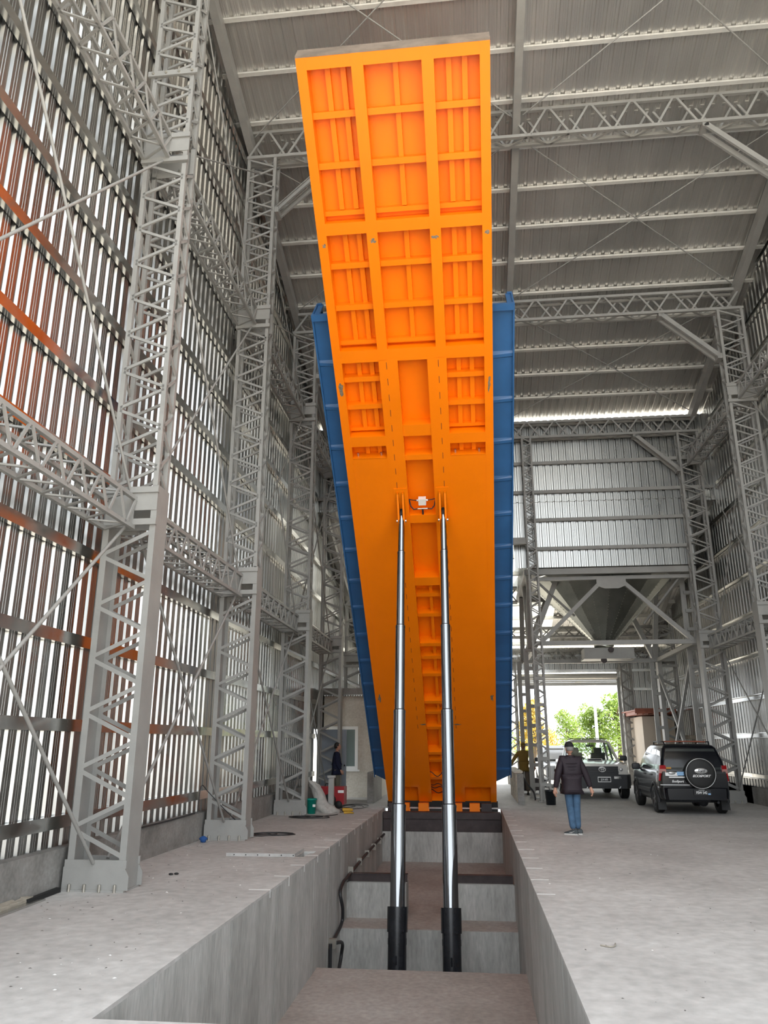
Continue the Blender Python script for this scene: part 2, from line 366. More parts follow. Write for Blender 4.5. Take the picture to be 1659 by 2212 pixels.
ce = E('ceiling', (1.5, 15, 14), kind='structure')
c16 = math.atan(.295); sl = V((0, math.cos(c16), -math.sin(c16))); up = V((0, math.sin(c16), math.cos(c16)))
for k in range(14):
    x = -5.36+k*.99
    L = (25.78-7)/math.cos(c16)
    sheet(ce, 'roof_sheet', V((x, 25.78, roof(25.78))), (1, 0, 0), up, -sl, L, .99)
    sl2 = V((0, -math.cos(c16), -math.sin(c16))); up2 = V((0, -math.sin(c16), math.cos(c16)))
    sheet(ce, 'roof_sheet', V((x+.99, YN-.2, roof(YN-.2))), (-1, 0, 0), up2, -sl2, (7.2-YN)/math.cos(c16), .99)
    c3 = math.atan(.35); s3 = V((0, math.cos(c3), -math.sin(c3))); u3 = V((0, math.sin(c3), math.cos(c3)))
    sheet(ce, 'skylight_sheet' if k in (1, 6, 7, 8) else 'roof_sheet', V((x, 36.3, rear_roof(36.3))), (1, 0, 0), u3, -s3, (36.3-25.6)/math.cos(c3), .99)
py = [13.49+1.105*k for k in range(-5, 11)]
for y in py: bar('purlin', (-5.2, y, roof(y)-.045), (8.3, y, roof(y)-.045), .085, .07, 'roofpurlin', ce, up=up, prof='C')
for k in range(2):
    y = 6.4-k*1.15; bar('purlin', (-5.2, y, roof(y)-.085), (8.3, y, roof(y)-.085), .075, .15, 'purlin', ce, up=(0, -.28, .96), prof='C')
for k in range(9):
    y = 26.4+k*1.15; bar('purlin', (-5.2, y, rear_roof(y)-.085), (8.3, y, rear_roof(y)-.085), .075, .15, 'roofpurlin', ce, up=u3, prof='C')

# gable wall of the high bay and the cladding of the grain bin below it
wb = E('wall_back', (1.5, 25.62, 10), kind='structure')
for k in range(14):
    x = -5.3+k*.98; z0 = 9.5 if (x < 1.3 or x > 7.2) else 7.32
    sheet(wb, 'wall_sheet', (x, 25.62, z0), (1, 0, 0), (0, 1, 0), (0, 0, 1), roof(25.62)-.10-z0, .98)
for z in (11.0, 9.95, 8.95, 7.95):
    bar('girt', (-5.2 if z > 9.6 else 2.0, 25.57, z), (8.25 if z > 9.6 else 7.3, 25.57, z), .08, .11, 'steel', wb, prof='C')
for k in range(6):
    sheet(wb, 'bin_side_sheet', (1.98, 25.66+k*.9, 7.32), (0, 1, 0), (-1, 0, 0), (0, 0, 1), rear_roof(25.66+k*.9)-7.3, .9)
    sheet(wb, 'bin_side_sheet', (7.34, 25.66+k*.9+.9, 7.32), (0, -1, 0), (1, 0, 0), (0, 0, 1), rear_roof(25.66+k*.9)-7.3, .9)
    sheet(wb, 'bin_back_sheet', (1.98+k*.893, 31.06, 7.32), (1, 0, 0), (0, 1, 0), (0, 0, 1), .7, .893)
# rear end wall with two doorways
we = E('wall_rear', (1.5, 36, 0), kind='structure')
for k in range(14):
    x = -5.3+k*.98; xm = x+.49
    z0 = .0
    if -3.4 < xm < 1.5 or 2.0 < xm < 6.45: z0 = 4.75
    sheet(we, 'wall_sheet', (x, 36.05, z0), (1, 0, 0), (0, 1, 0), (0, 0, 1), rear_roof(36.05)-.08-z0, .98)
for z in (1.2, 2.6, 4.0):
    for a, b in ((-5.2, -3.4), (1.55, 2.0), (6.5, 8.3)): bar('girt', (a, 35.98, z), (b, 35.98, z), .08, .11, 'purlin', we)
for z in (4.82, 5.5): bar('girt', (-5.2, 35.98, z), (8.3, 35.98, z), .08, .11, 'purlin', we)
def doorway(name, x0, x1):
    d = E(name, (x0, 36, 0), kind='structure')
    for x in (x0-.05, x1+.05): bar('jamb', (x, 35.9, 0), (x, 35.9, 4.5), .1, .12, 'steel', d)
    for k in range(7):
        a = k*.16; MB().lathe((x0, 35.75, 4.55), (1, 0, 0), [(.15-.008*abs(k-3), 0), (.15-.008*abs(k-3), x1-x0)], 14).build('shutter_roll', 'shutter', d) if k == 0 else bar('shutter_slat', (x0, 35.85, 4.72-.075*k), (x1, 35.85, 4.72-.075*k), .02, .068, 'shutter', d)
    bar('bottom_rail', (x0, 35.85, 4.20), (x1, 35.85, 4.20), .05, .08, 'white', d)
d3 = E('door_3', (WL, 26.15, 0), kind='structure')
for y_ in (25.70, 26.62): bar('jamb', (WL+.02, y_, 0), (WL+.02, y_, 2.18), .1, .04, 'steel', d3)
bar('lintel', (WL+.02, 25.68, 2.17), (WL+.02, 26.64, 2.17), .1, .05, 'steel', d3)
doorway('door_1', 2.0, 6.42); doorway('door_2', -3.3, 1.45)

# ground outside
g = MB(); g.box(-90, 90, 36.2, 160, -.3, -.02); g.box(-90, -5.6, -60, 36.2, -.3, -.02); g.box(8.6, 90, -60, 36.2, -.3, -.02); g.box(-5.6, 8.6, -60, -1.2, -.3, -.02)
tag(g.build('ground', 'ground'), kind='structure')
# ------------------------------------------------------------------ steel frame
YC = [9.88, 15.0, 20.2, 25.4]
def main_column(xc, yc, ztop, label, side, indiv=True, base_solid=True):
    """lattice column: boxed lower shaft with two channels, splice heads at 4.6-5.1 and 10.6-11.0, open lattice above"""
    c = E('lattice_column', (xc, yc, 0), label, 'column', 'main columns of the shed frame')
    W, Dp = .74, .38; s = side     # s=-1: left wall (shaft channel on the +x side is towards the pit)
    MB().box(xc-W/2-.02, xc+W/2+.02, yc-Dp/2-.04, yc+Dp/2+.04, 0, .02).build('base_plate', 'steel', c)
    for yy in (yc-Dp/2-.012, yc+Dp/2+.012):
        MB().prism([(xc-W/2-.03, .02), (xc+W/2+.06, .02), (xc+W/2+.06, .17), (xc+W/2-.0, .27), (xc-W/2-.03, .27)], 'y', yy-.008, yy+.008).build('base_gusset', 'steel', c)
    for k in range(4):
        x = xc-W/2+.08+k*.19
        MB().cyl((x, yc-Dp/2-.05, .0), (x, yc-Dp/2-.05, .085), .018, n=8).build('anchor_bolt', 'bolt', c)
    h1 = min(4.6, ztop)
    for sx in (-1, 1):   # lower channels, full depth
        x = xc+sx*(W/2-.012); MB().box(x-.010, x+.0118*(1 if sx > 0 else 1), yc-Dp/2+.0125, yc+Dp/2-.0125, .02, min(5.12, ztop)).build('channel_web', 'steel', c)
        for yy in (yc-Dp/2+.006, yc+Dp/2-.006):
            x0 = xc+sx*W/2; MB().box(min(x0, x0-sx*.085), max(x0, x0-sx*.085), yy-.006, yy+.006, .02, min(5.12, ztop)).build('channel_flange', 'steel', c)
    hw = W/2-.05
    for yy, st in ((yc-Dp/2+.006, 1), (yc+Dp/2-.006, 1)):
        zigzag(c, (xc-hw, yy, .36), (xc-hw, yy, 4.48), (xc+hw, yy, .36), (xc+hw, yy, 4.48), .66, .052, .014, (0, 1, 0), 'steel', indiv, start=st)
        sgn = -1 if yy < yc else 1
        bar('foot_angle', (xc-W/2-.02, yy+sgn*.012, .305), (xc+W/2+.02, yy+sgn*.012, .305), .03, .09, 'steel', c)
    def head(z0, z1):
        yf = yc-Dp/2-.004
        MB().box(xc-W/2, xc+W/2, yf-.006, yf+.006, z0+.14, z1+.02).build('splice_plate', 'steel', c)
        MB().box(xc-W/2+.02, xc+W/2-.02, yc+Dp/2-.03, yc+Dp/2-.02, z0-.05, z1).build('rear_splice_plate', 'steel', c)
        for z in (z0-.03, z1+.03): bar('cap_angle', (xc-W/2-.015, yf-.012, z), (xc+W/2+.015, yf-.012, z), .05, .085, 'steel', c)
        for k in (-1, 1):
            MB().cyl((xc+k*.09, yc+Dp/2-.045, z0+.06), (xc+k*.09, yc+Dp/2-.03, z0+.06), .02, n=8).build('bolt', 'bolt', c)
    if ztop > 5: head(4.62, 5.02)
    if ztop > 5.2:
        if ztop > 12.2: head(10.6, 11.0)
        segs = [(5.08, 10.55), (11.04, ztop)] if ztop > 12.2 else [(5.08, ztop)]
        for a, b in segs:
            lattice(c, (xc, yc, a), (xc, yc, b), (1, 0, 0), (0, 1, 0), W-.04, Dp, .07, .042, .028, .60, indiv=indiv)
        if ztop > 12.2:
            for sx in (-1, 1):
                for sy in (-1, 1): bar('chord', (xc+sx*(W/2-.055), yc+sy*(Dp/2-.035), 10.5), (xc+sx*(W/2-.055), yc+sy*(Dp/2-.035), 11.1), .07, .07, 'steel', c)
    return c
def cap_plate(c, xc, yc, z):
    MB().box(xc-.42, xc+.42, yc-.24, yc-.20, z-.05, z+.05).build('cap_channel', 'steel', c)
    for k in range(4): MB().cyl((xc-.33+k*.22, yc-.26, z), (xc-.33+k*.22, yc-.24, z), .022, n=8).build('bolt', 'bolt', c)
LX, RX = -4.575, 7.52
side_txt = ['nearest the camera, its boxed foot bolted to the slab', 'second from the camera, behind the loose floor hatch', 'third from the camera, above the teal bucket', 'fourth from the camera, in front of the office window']
cols = [main_column(LX, y, (15.1 if i == 1 else 13.36 if i == 2 else 11.8 if i == 3 else 16.9), 'tall grey lattice column on the left wall, '+side_txt[i], -1) for i, y in enumerate(YC)]
cap_plate(cols[0], LX, YC[0], 12.3)
main_column(LX, 4.7, 16.8, 'grey lattice column on the left wall, just out of view before the nearest one', -1, indiv=False)
main_column(RX, 20.2, 13.36, 'tall grey lattice column on the right wall, cut by the picture edge', 1)
main_column(RX, 25.4, 11.8, 'tall grey lattice column on the right wall, its foot behind the dark sport utility', 1)
main_column(RX, 15.0, 15.1, 'grey lattice column on the right wall, just right of the picture edge', 1, indiv=False)
main_column(LX, 30.5, 6.96, 'short grey lattice column of the rear bay rising above the office roof', -1, indiv=False)
main_column(RX+.1, 31.7, 6.8, 'short grey lattice column of the rear bay behind the far hopper leg', 1, indiv=False)
for x, t in ((6.75, 'right'), (1.75, 'left')):
    c = E('door_post', (x, 35.5, 0), 'grey lattice post standing on the %s of the bright far doorway' % t, 'column', 'posts of the far doorway')
    lattice(c, (x, 35.5, 0), (x, 35.5, 5.2), (1, 0, 0), (0, 1, 0), .5, .3, .07, .05, .03, .7, indiv=False)
c = E('thin_column', (2.13, 25.25, 0), 'slender grey lattice column standing beside the black bucket, full height of the shed', 'column')
lattice(c, (2.13, 25.25, .03), (2.13, 25.25, 11.8), (1, 0, 0), (0, 1, 0), .34, .34, .055, .035, .025, .42)
MB().box(1.9, 2.36, 25.02, 25.48, 0, .03).build('base_plate', 'steel', c)
for z in (.45, 1.2, 2.0, 2.8, 3.6): MB().box(1.97, 2.29, 25.07, 25.09, z, z+.1).build('batten', 'steel', c)

# cross trusses
def truss(y, z0, z1, x0, x1, label, indiv=True, d=.36, pitch=.95):
    t = E('roof_truss', ((x0+x1)/2, y, z0), label, 'truss', 'cross trusses under the roof')
    lattice(t, (x0, y, (z0+z1)/2), (x1, y, (z0+z1)/2), (0, 1, 0), (0, 0, 1), d, z1-z0, .08, .05, .03, pitch, indiv=indiv, faces='abcd')
    return t
truss(15.0, 15.12, 15.92, -4.95, 7.9, 'uppermost grey box truss crossing under the roof, behind the top of the orange platform')
truss(20.2, 13.37, 14.05, -4.95, 7.9, 'middle grey box truss crossing the roof at the height of the blue wing tips')
truss(25.4, 11.82, 12.45, -4.95, 7.9, 'lowest grey box truss, running along the top of the pale gable wall', d=.34)
truss(30.5, 6.98, 7.62, -4.95, 1.9, 'short grey truss of the rear bay above the office, seen left of the blue wing', indiv=False)
truss(33.2, 5.95, 6.40, -5.0, 8.1, 'grey truss of the rear bay seen below the hopper cone', indiv=False)
truss(35.5, 5.2, 5.7, -5.0, 8.1, 'pale grey truss directly above the far doorway shutter', indiv=False, d=.3)

# longitudinal girders between columns
def girder(x, y0, y1, z, label, indiv=True):
    g = E('wall_girder', (x, (y0+y1)/2, z), label, 'girder', 'lattice girders along the side walls')
    lattice(g, (x, y0, z), (x, y1, z), (1, 0, 0), (0, 0, 1), .46, .46, .055, .035, .022, .52, indiv=indiv)
    for yy in (y0+.01, y1-.01): MB().box(x-.2, x+.2, yy-.006, yy+.006, z-.2, z+.2).build('end_plate', 'steel', g)
Y5 = [4.7]+YC+[30.5]
nm = ['left of the nearest column', 'between the nearest and second columns', 'between the second and third columns', 'between the third and fourth columns']
for i in range(4):
    girder(-4.72, Y5[i]+.2, Y5[i+1]-.2, 4.72, 'lower lattice girder on the left wall, '+nm[i], indiv=i < 3)
    girder(-4.72, Y5[i]+.2, Y5[i+1]-.2, 10.82, 'upper lattice girder on the left wall, '+nm[i], indiv=i < 3)
girder(7.62, 15.2, 20.0, 10.82, 'upper lattice girder on the right wall, cut off by the picture edge', indiv=True)
girder(7.62, 20.4, 25.2, 10.82, 'upper lattice girder on the right wall, beside the pale gable wall', indiv=True)
girder(7.62, 15.2, 20.0, 4.72, 'lower lattice girder on the right wall, just outside the picture', indiv=False)
girder(7.62, 20.4, 25.2, 4.72, 'lower lattice girder on the right wall, right of the hopper legs', indiv=True)

# rafters that carry the purlins, knee braces, rod bracing
for x, t in ((-4.9, 'left wall'), (1.45, 'ridge line, just right of the orange platform'), (7.8, 'right wall')):
    for a, b, rf, nn in ((7, 25.5, roof, 'long'), (YN, 7, roof, 'short near'), (25.8, 36, rear_roof, 'rear bay')):
        o = bar('roof_beam', (x, a, rf(a)-.31), (x, b, rf(b)-.31), .17, .30, 'steel')
        tag(o, '%s grey box rafter running down the roof along the %s' % (nn, t), 'beam', 'rafters under the purlins')
def knee(p0, p1, label):
    k = E('knee_brace', p0, label, 'brace', 'knee braces under the trusses')
    for dy in (-.13, .13): bar('brace_channel', V(p0)+V((0, dy, 0)), V(p1)+V((0, dy, 0)), .06, .12, 'steel', k, prof='C')
    for p in (p0, p1): MB().box(p[0]-.07, p[0]+.07, p[1]-.16, p[1]+.16, p[2]-.07, p[2]+.07).build('gusset', 'steel', k)
knee((5.65, 15, 15.1), (7.12, 15, 13.6), 'grey double channel knee brace at the top right corner of the picture')
knee((5.67, 20.2, 13.35), (7.12, 20.2, 11.95), 'grey double channel knee brace under the right end of the middle truss')
knee((5.82, 25.4, 11.8), (7.15, 25.4, 10.5), 'grey double channel knee brace in front of the pale gable wall')
knee((-2.72, 15, 15.1), (-4.2, 15, 13.65), 'grey double channel knee brace left of the orange platform near its top')
knee((-2.75, 20.2, 13.35), (-4.2, 20.2, 11.95), 'grey knee brace on the left column behind the blue wing')
def rod(p0, p1, r, label, cat='rod', grp='tension rods'):
    o = bar('brace_rod', p0, p1, r*2, r*2, 'steel', None, prof='rod'); return tag(o, label, cat, grp)
def rodpair(a, b, c, d, r, label, grp):
    for p, q, t in ((a, b, 'falling away'), (c, d, 'rising away')): rod(p, q, r, label+', '+t, grp=grp)
bays = ['before the nearest column', 'beyond the nearest column', 'beyond the second column', 'beyond the third column']
for i in range(4):
    y0, y1 = Y5[i]+.17, Y5[i+1]-.22
    rodpair((-4.6, y0, 4.55), (-4.6, y1, .32), (-4.6, y0, .32), (-4.6, y1, 4.55), .022, 'lower brace rod on the left wall, '+bays[i], 'lower wall brace rods')
    rodpair((-4.6, y0, 10.55), (-4.6, y1, 5.05), (-4.6, y0, 5.05), (-4.6, y1, 10.55), .02, 'upper brace rod on the left wall, '+bays[i], 'upper wall brace rods')
    if i > 0: rodpair((-4.6, y0, roof(y0)-1.6), (-4.6, y1, 11.1), (-4.6, y0, 11.1), (-4.6, y1, roof(y1)-1.3), .016, 'topmost brace rod on the left wall, '+bays[i], 'topmost wall brace rods')
for i, t in ((2, 'near the picture edge'), (3, 'behind the dark car')):
    y0, y1 = Y5[i]+.2, Y5[i+1]-.2
    rodpair((7.75, y0, 4.55), (7.75, y1, .35), (7.75, y0, .35), (7.75, y1, 4.55), .02, 'lower brace rod on the right wall, '+t, 'right wall brace rods')
    rodpair((7.75, y0, 10.5), (7.75, y1, 5.05), (7.75, y0, 5.05), (7.75, y1, 10.5), .018, 'upper brace rod on the right wall, '+t, 'right wall upper brace rods')
rb = lambda x, y: (x, y, roof(y)-.33)
for (ya, yb, t) in ((10.1, 14.7, 'nearest roof bay'), (15.3, 19.9, 'middle roof bay'), (20.5, 25.1, 'far roof bay')):
    for (xa, xb, s) in ((1.6, 7.65, 'right half'), (-4.75, 1.3, 'left half')):
        rodpair(rb(xa, ya), rb(xb, yb), rb(xa, yb), rb(xb, ya), .016, 'thin roof brace rod, %s, %s' % (t, s), 'roof brace rods')
        if s == 'right half' or True:
            pass
# small cleats where the ridge beam meets the roof rods
# ------------------------------------------------------------------ tipping platform
PA = V((0, 23.0, .11)); PD = V((0, 9.28-23.0, 11.94-.11)).normalized(); PN = V((0, -PD.z, PD.y)); PN = PN if PN.z > 0 else -PN
def pm(x, s, n): return V((x, PA.y, PA.z))+PD*s+PN*n          # platform coordinates: across, up the slope, into the deck
plat = E('tipping_platform', (-.92, 23.0, .11), 'huge orange steel tipping platform tilted up above the pit, seen from below', 'platform')
def ph(x0, x1, s0, s1, n0, n1): return [pm(x, s, n) for n in (n0, n1) for s in (s0, s1) for x in (x0, x1)]
def pbx(name, x0, x1, s0, s1, n0, n1, m='orange', parent=None, bev=0):
    b = MB().hexa(ph(x0, x1, s0, s1, n0, n1))
    return b.build(name, m, parent or plat)
LP = 18.116
def ps(name, part, *a, m='orange'): o = MB().hexa(ph(*a)).build(name, m); o.parent = part; o.matrix_parent_inverse = Matrix.Translation(-V(plat.location)); return o
DK = .30
pbx('deck_plate', -2.43, .59, .0, LP+.02, DK, DK+.03)
MB().hexa([pm(-2.43, LP, .0), pm(.59, LP, .0), pm(-2.43, LP+.03, .0), pm(.59, LP+.03, .0), pm(-2.43, LP+.07, .33), pm(.59, LP+.07, .33), pm(-2.43, LP+.10, .33), pm(.59, LP+.10, .33)]).build('end_plate', 'endplate', plat)
eb = [(-2.43, -2.27), (.43, .59)]
for x0, x1 in eb: pbx('edge_beam', x0, x1, -.1, LP, 0, DK)
for x0, x1 in ((-1.565, -1.375), (-.465, -.275)): pbx('inner_beam', x0, x1, 13.08, LP, 0, DK)
for x0, x1 in ((-1.565, -1.20), (-.64, -.275)): pbx('inner_box_beam', x0, x1, -.1, 13.09, 0, DK)
BX = [(-2.27, -1.565), (-1.375, -.465), (-.275, .43)]
for s0, s1 in ((17.94, LP), (15.42, 15.62), (13.06, 13.30)):
    for x0, x1 in BX: pbx('cross_beam', x0, x1, s0, s1, .004, DK)
for x0, x1 in (BX[0], BX[2]): pbx('cross_beam', x0, x1, 11.26, 11.48, .004, DK)
for x0, x1 in BX:
    for s in (17.28, 16.52, 14.86, 14.10):
        pbx('cross_rib', x0, x1, s-.05, s+.05, .10, DK)
    for s in (15.74, 13.40): pbx('cross_rib', x0, x1, s-.03, s+.05, .16, DK)
for x0, x1 in (BX[0], BX[2]):
    for s in (12.68, 12.10): pbx('cross_rib', x0, x1, s-.05, s+.05, .10, DK)
    pbx('cross_rib', x0, x1, 11.53, 11.60, .2, DK)
    pbx('side_cover_plate', x0, x1, .72, 10.98, .006, .02)
    pbx('web_plate', x0, x1, 10.97, 10.99, .006, DK); 
    for k in (.14, .82):
        xx = x0+(x1-x0)*k; a = pm(xx, 10.985, .12); b = pm(xx, 11.06, .12); MB().cyl(a, b, .022, n=8).build('stud', 'bolt', plat)
for x in (-1.97, -1.72, -.05, .20):
    for a, b in ((15.8, 17.94), (13.45, 15.42), (11.6, 13.06), (11.0, 11.26)): pbx('stringer_rib', x-.042, x+.042, a, b, .19, DK)
for a, b in ((15.8, 17.94), (13.45, 15.42)): pbx('stringer_rib', -.885-.042, -.885+.042, a, b, .19, DK)
# narrow centre bay below the wide bays
CX0, CX1 = -1.20, -.64
for s0, s1, n0 in ((11.45, 11.70, .02), (10.9, 11.02, .02), (9.36, 9.56, .02), (7.66, 7.88, .02)): pbx('cross_beam', CX0, CX1, s0, s1, n0, DK)
for s in (7.32, 6.72, 5.84, 5.38, 4.80, 3.90, 3.47, 2.90, 1.98, 1.63, .91): pbx('cross_rib', CX0, CX1, s-.05, s+.05, .10 if s not in (5.84, 3.90, 1.98) else .05, DK)
pbx('stringer_rib', -.90, -.83, .9, 7.66, .17, DK)
for s0 in (1.1, .5, .62, .3):
    pts = [pm(CX0+(CX1-CX0)*t, s0+.08*math.sin(t*9+s0*7), .12+.05*math.sin(5*t+s0*3)) for t in [i/12 for i in range(13)]]
    MB().tube(pts, .012, 6).build('cable_loom', 'cable', plat)
pbx('heel_plate', -2.43, .59, -.19, -.17, -.02, .40, m='rust')
MB().box(-2.45, .62, 22.97, 23.0, -.14, .16).build('gap_shade_sheet', 'dark', plat)  # black sheet added behind the hinge lugs, standing in for shade in the gaps
# feet pockets and hinge lugs at the lower end
for x0, x1 in (BX[0], BX[2]):
    MB().hexa([pm(x0, -.02, .06), pm(x1, -.02, .06), pm(x0, .72, .26), pm(x1, .72, .26), pm(x0, -.02, .09), pm(x1, -.02, .09), pm(x0, .72, .29), pm(x1, .72, .29)]).build('pocket_plate', 'orange', plat)
    pbx('pocket_lip', x0, x1, .66, .74, .004, .28)
    for k in (.38, .68):
        xx = x0+(x1-x0)*k; MB().bar(pm(xx, .30, .12), pm(xx, .62, .2), .05, .05, PN).build('pocket_rib', 'orange', plat)
pbx('foot_beam', -2.43, .59, -.16, .0, 0, DK)
for x in (-2.25, -1.95, -1.42, -.50, -.02, .30):
    MB().box(x-.14, x+.14, 22.6, 22.95, -.14, .12).build('hinge_lug', 'orange' if abs(x+.9) < 1.2 else 'rust', plat)
# dashed plug welds on the box beams, scuffs where the paint is worn
for x0 in (-1.415, -.43):
    mb = MB()
    for k in range(31): mb.hexa(ph(x0-.006, x0+.006, 3.0+k*.33, 3.14+k*.33, -.0015, .001))
    tag(mb.build('plug_weld_line', 'slot', plat), kind='stuff')
for (x, s, w, h) in ((-2.33, 15.25, .10, .09), (-1.47, 15.28, .13, .10), (-.37, 15.28, .14, .07), (.51, 15.3, .14, .08), (-2.33, 12.55, .10, .32), (.52, 12.5, .09, .33), (-1.28, 3.15, .2, .05), (-.4, 3.15, .25, .05), (-2.33, 4.1, .1, .3), (.5, 4.1, .08, .3)):
    P = []; k = 13
    for i in range(k):
        a = 2*math.pi*i/k; rr = random.uniform(.35, 1.2); P.append(pm(x+math.cos(a)*w/2*rr, s+math.sin(a)*h/2*rr, -.002))
    b = MB(); b.add(P, [tuple(range(k))]); b.build('paint_scuff', 'scuff', plat)
# cylinder brackets
for x in (-1.36, -.48):
    pbx('bracket_plate', x-.135, x+.135, 9.55, 10.25, -.012, .0)
    for dx in (-.055, .055): pbx('bracket_lug', x+dx-.019, x+dx+.019, 9.62, 10.16, -.06, -.0); MB().hexa([pm(x+dx-.019, 9.5, -.3), pm(x+dx+.019, 9.5, -.3), pm(x+dx-.019, 10.16, -.05), pm(x+dx+.019, 10.16, -.05), pm(x+dx-.019, 9.5, -.0), pm(x+dx+.019, 9.5, -.0), pm(x+dx-.019, 10.16, -.0), pm(x+dx+.019, 10.16, -.0)]).build('bracket_cheek', 'orange', plat)
    p = pm(x, 9.58, -.22); MB().cyl(p-V((.105, 0, 0)), p+V((.105, 0, 0)), .03, n=12).build('pivot_pin', 'bolt', plat)
# junction box and hydraulic tee in the centre bay
jb = MB(); jb.hexa(ph(-.995, -.835, 9.80, 9.95, .02, .14)); jbo = jb.build('junction_box', 'offwhite', plat)
for sx in (-1, 1): 
    MB().tube([pm(-.915+sx*.08, 9.88, .1), pm(-.915+sx*.12, 9.88, .1)], .022, 8).build('cable_gland', 'offwhite', plat)
    MB().tube([pm(-.915+sx*.12, 9.88, .1), pm(-.915+sx*.2, 9.885, .11), pm(-.915+sx*.285, 9.89, .14)], .011, 6).build('cable', 'cable', plat)
    MB().tube([pm(-.915+sx*.1, 9.70, .05), pm(-.915+sx*.19, 9.69, .05), pm(-.915+sx*.25, 9.75, .08), pm(-.915+sx*.28, 9.88, .14)], .015, 8).build('hydraulic_hose', 'cable', plat)
MB().tube([pm(-1.02, 9.70, .05), pm(-.81, 9.70, .05)], .02, 8).build('hose_fitting', 'bolt', plat)
MB().tube([pm(-.915, 9.70, .05), pm(-.915, 9.55, .05)], .02, 8).build('hose_fitting', 'cable', plat)
# blue side wings
for sg, t in ((-1, 'left'), (1, 'right')):
    xi = -2.43 if sg < 0 else .59; xo = xi+sg*.42 if sg > 0 else xi-.36
    lo, hi = min(xi, xo), max(xi, xo)
    w = MB().hexa([pm(lo, .45 if sg > 0 else .75, .36), pm(hi, .75 if sg > 0 else .45, .36), pm(lo, 13.9, .36), pm(hi, 13.9, .36), pm(lo, .45 if sg > 0 else .75, .40), pm(hi, .75 if sg > 0 else .45, .40), pm(lo, 13.9, .40), pm(hi, 13.9, .40)]).build('side_wing', 'blue', plat)
    w['label'] = 'blue %s wing panel with cross ribs' % t
    def wsub(nm, mbx):
        o = mbx.build(nm, 'blue'); o.parent = w; return o
    for s in (12.91, 11.97, 11.05, 10.16, 9.29, 8.42, 7.54, 6.74, 5.88, 5.02, 4.21, 3.36, 2.58, 1.70, .95):
        a, b = (xi, s), (xo, s+.07)
        wsub('wing_rib', MB().hexa([pm(lo, (s if sg > 0 else s+.03)-.03, .335), pm(hi, (s+.03 if sg > 0 else s)-.03, .335), pm(lo, (s if sg > 0 else s+.03)+.03, .335), pm(hi, (s+.03 if sg > 0 else s)+.03, .335), pm(lo, s-.035, .36), pm(hi, s-.035, .36), pm(lo, s+.1, .36), pm(hi, s+.1, .36)]))
    wsub('end_flange', MB().hexa(ph(lo, hi, 13.82, 13.94, .27, .36)))
    wsub('edge_flange', MB().hexa(ph(min(xo, xo-sg*.03), max(xo, xo-sg*.03), .7, 13.9, .29, .36)))
    wsub('side_board', MB().hexa(ph(min(xo, xo-sg*.03), max(xo, xo-sg*.03), .8, 13.93, .40, 1.05)))
    for s in (13.9, 12.3, 10.7, 9.1, 7.5, 5.9, 4.3, 2.7): wsub('board_post', MB().hexa(ph(min(xo-sg*.03, xo-sg*.13), max(xo-sg*.03, xo-sg*.13), s-.04, s, .40, 1.05)))
    wsub('board_rail', MB().hexa(ph(min(xo-sg*.03, xo-sg*.1), max(xo-sg*.03, xo-sg*.1), .8, 13.93, .99, 1.06)))

# ------------------------------------------------------------------ telescopic cylinders
for x, t in ((-1.36, 'left'), (-.46, 'right')):
    c = E('hydraulic_cylinder', (x, 14.0, -2.95), 'long chromed telescopic hydraulic cylinder on the %s, pushing up the orange platform' % t, 'cylinder', 'telescopic lift cylinders')
    B0 = V((x, 14.30, -1.0)); TP = V((x if x < -1 else -.48, 15.63, 6.42)); ax = (TP-B0)
    P = lambda f: B0+ax*f
    MB().cyl(P(-.26), P(-.01), .155, n=32).build('barrel', 'blackpaint', c)
    MB().cyl(P(-.042), P(.008), .172, n=32).build('barrel_collar', 'blackpaint', c)
    MB().cyl(P(-.066), P(-.054), .160, n=32).build('retaining_ring', 'blackpaint', c)
    MB().box(x-.014, x+.014, P(-.1).y-.172, P(-.1).y-.15, P(-.1).z-.0, P(-.1).z+.13).build('bleed_block', 'blackpaint', c)
    fr = [(0.0, .221, .130), (.221, .442, .112), (.442, .662, .094), (.662, .873, .079), (.873, .985, .066)]
    for f0, f1, r in fr:
        MB().cyl(P(f0), P(f1), r, n=32).build('chrome_stage', 'chrome', c)
        if f1 < .9:
            MB().cyl(P(f1-.004), P(f1+.001), r+.003, n=32).build('gland_ring', 'chrome', c); MB().cyl(P(f1+.0011), P(f1+.0035), r-.012, n=32).build('wiper_seal', 'rubber', c)
    MB().cyl(P(.983), P(.995), .075, n=24).build('rod_cap', 'rubber', c)
    MB().cyl(P(.994), P(1.02), .045, .03, n=16).build('rod_eye', 'rubber', c)
    MB().box(x-.2, x+.2, 13.8, 14.2, -2.96, -2.86).build('foot_plate', 'rust', c)
# pit hoses
def hose(pts, r, label, name='hydraulic_hose', m='cable', n=8, cat='hose', res=6):
    Q = []; P = [V(p) for p in pts]
    for i in range(len(P)-1):
        p0, p1, p2, p3 = P[max(i-1, 0)], P[i], P[i+1], P[min(i+2, len(P)-1)]
        for k in range(res):
            t = k/res; Q.append(.5*((2*p1)+(-p0+p2)*t+(2*p0-5*p1+4*p2-p3)*t*t+(-p0+3*p1-3*p2+p3)*t**3))
    Q.append(P[-1]); o = MB().tube(Q, r, n).build(name, m); return tag(o, label, cat)
hose([(XL+.06, 22.0, -.62), (XL+.06, 18, -.66), (XL+.06, 15.75, -.72), (XL+.05, 15.3, -.74), (XL+.06, 14.9, -.85), (XL+.10, 14.95, -1.1), (XL+.08, 15.0, -1.35), (XL+.06, 14.4, -1.46), (XL+.06, 14.2, -1.48)], .03, 'thick black hose clipped along the left pit wall and looping down the corner')
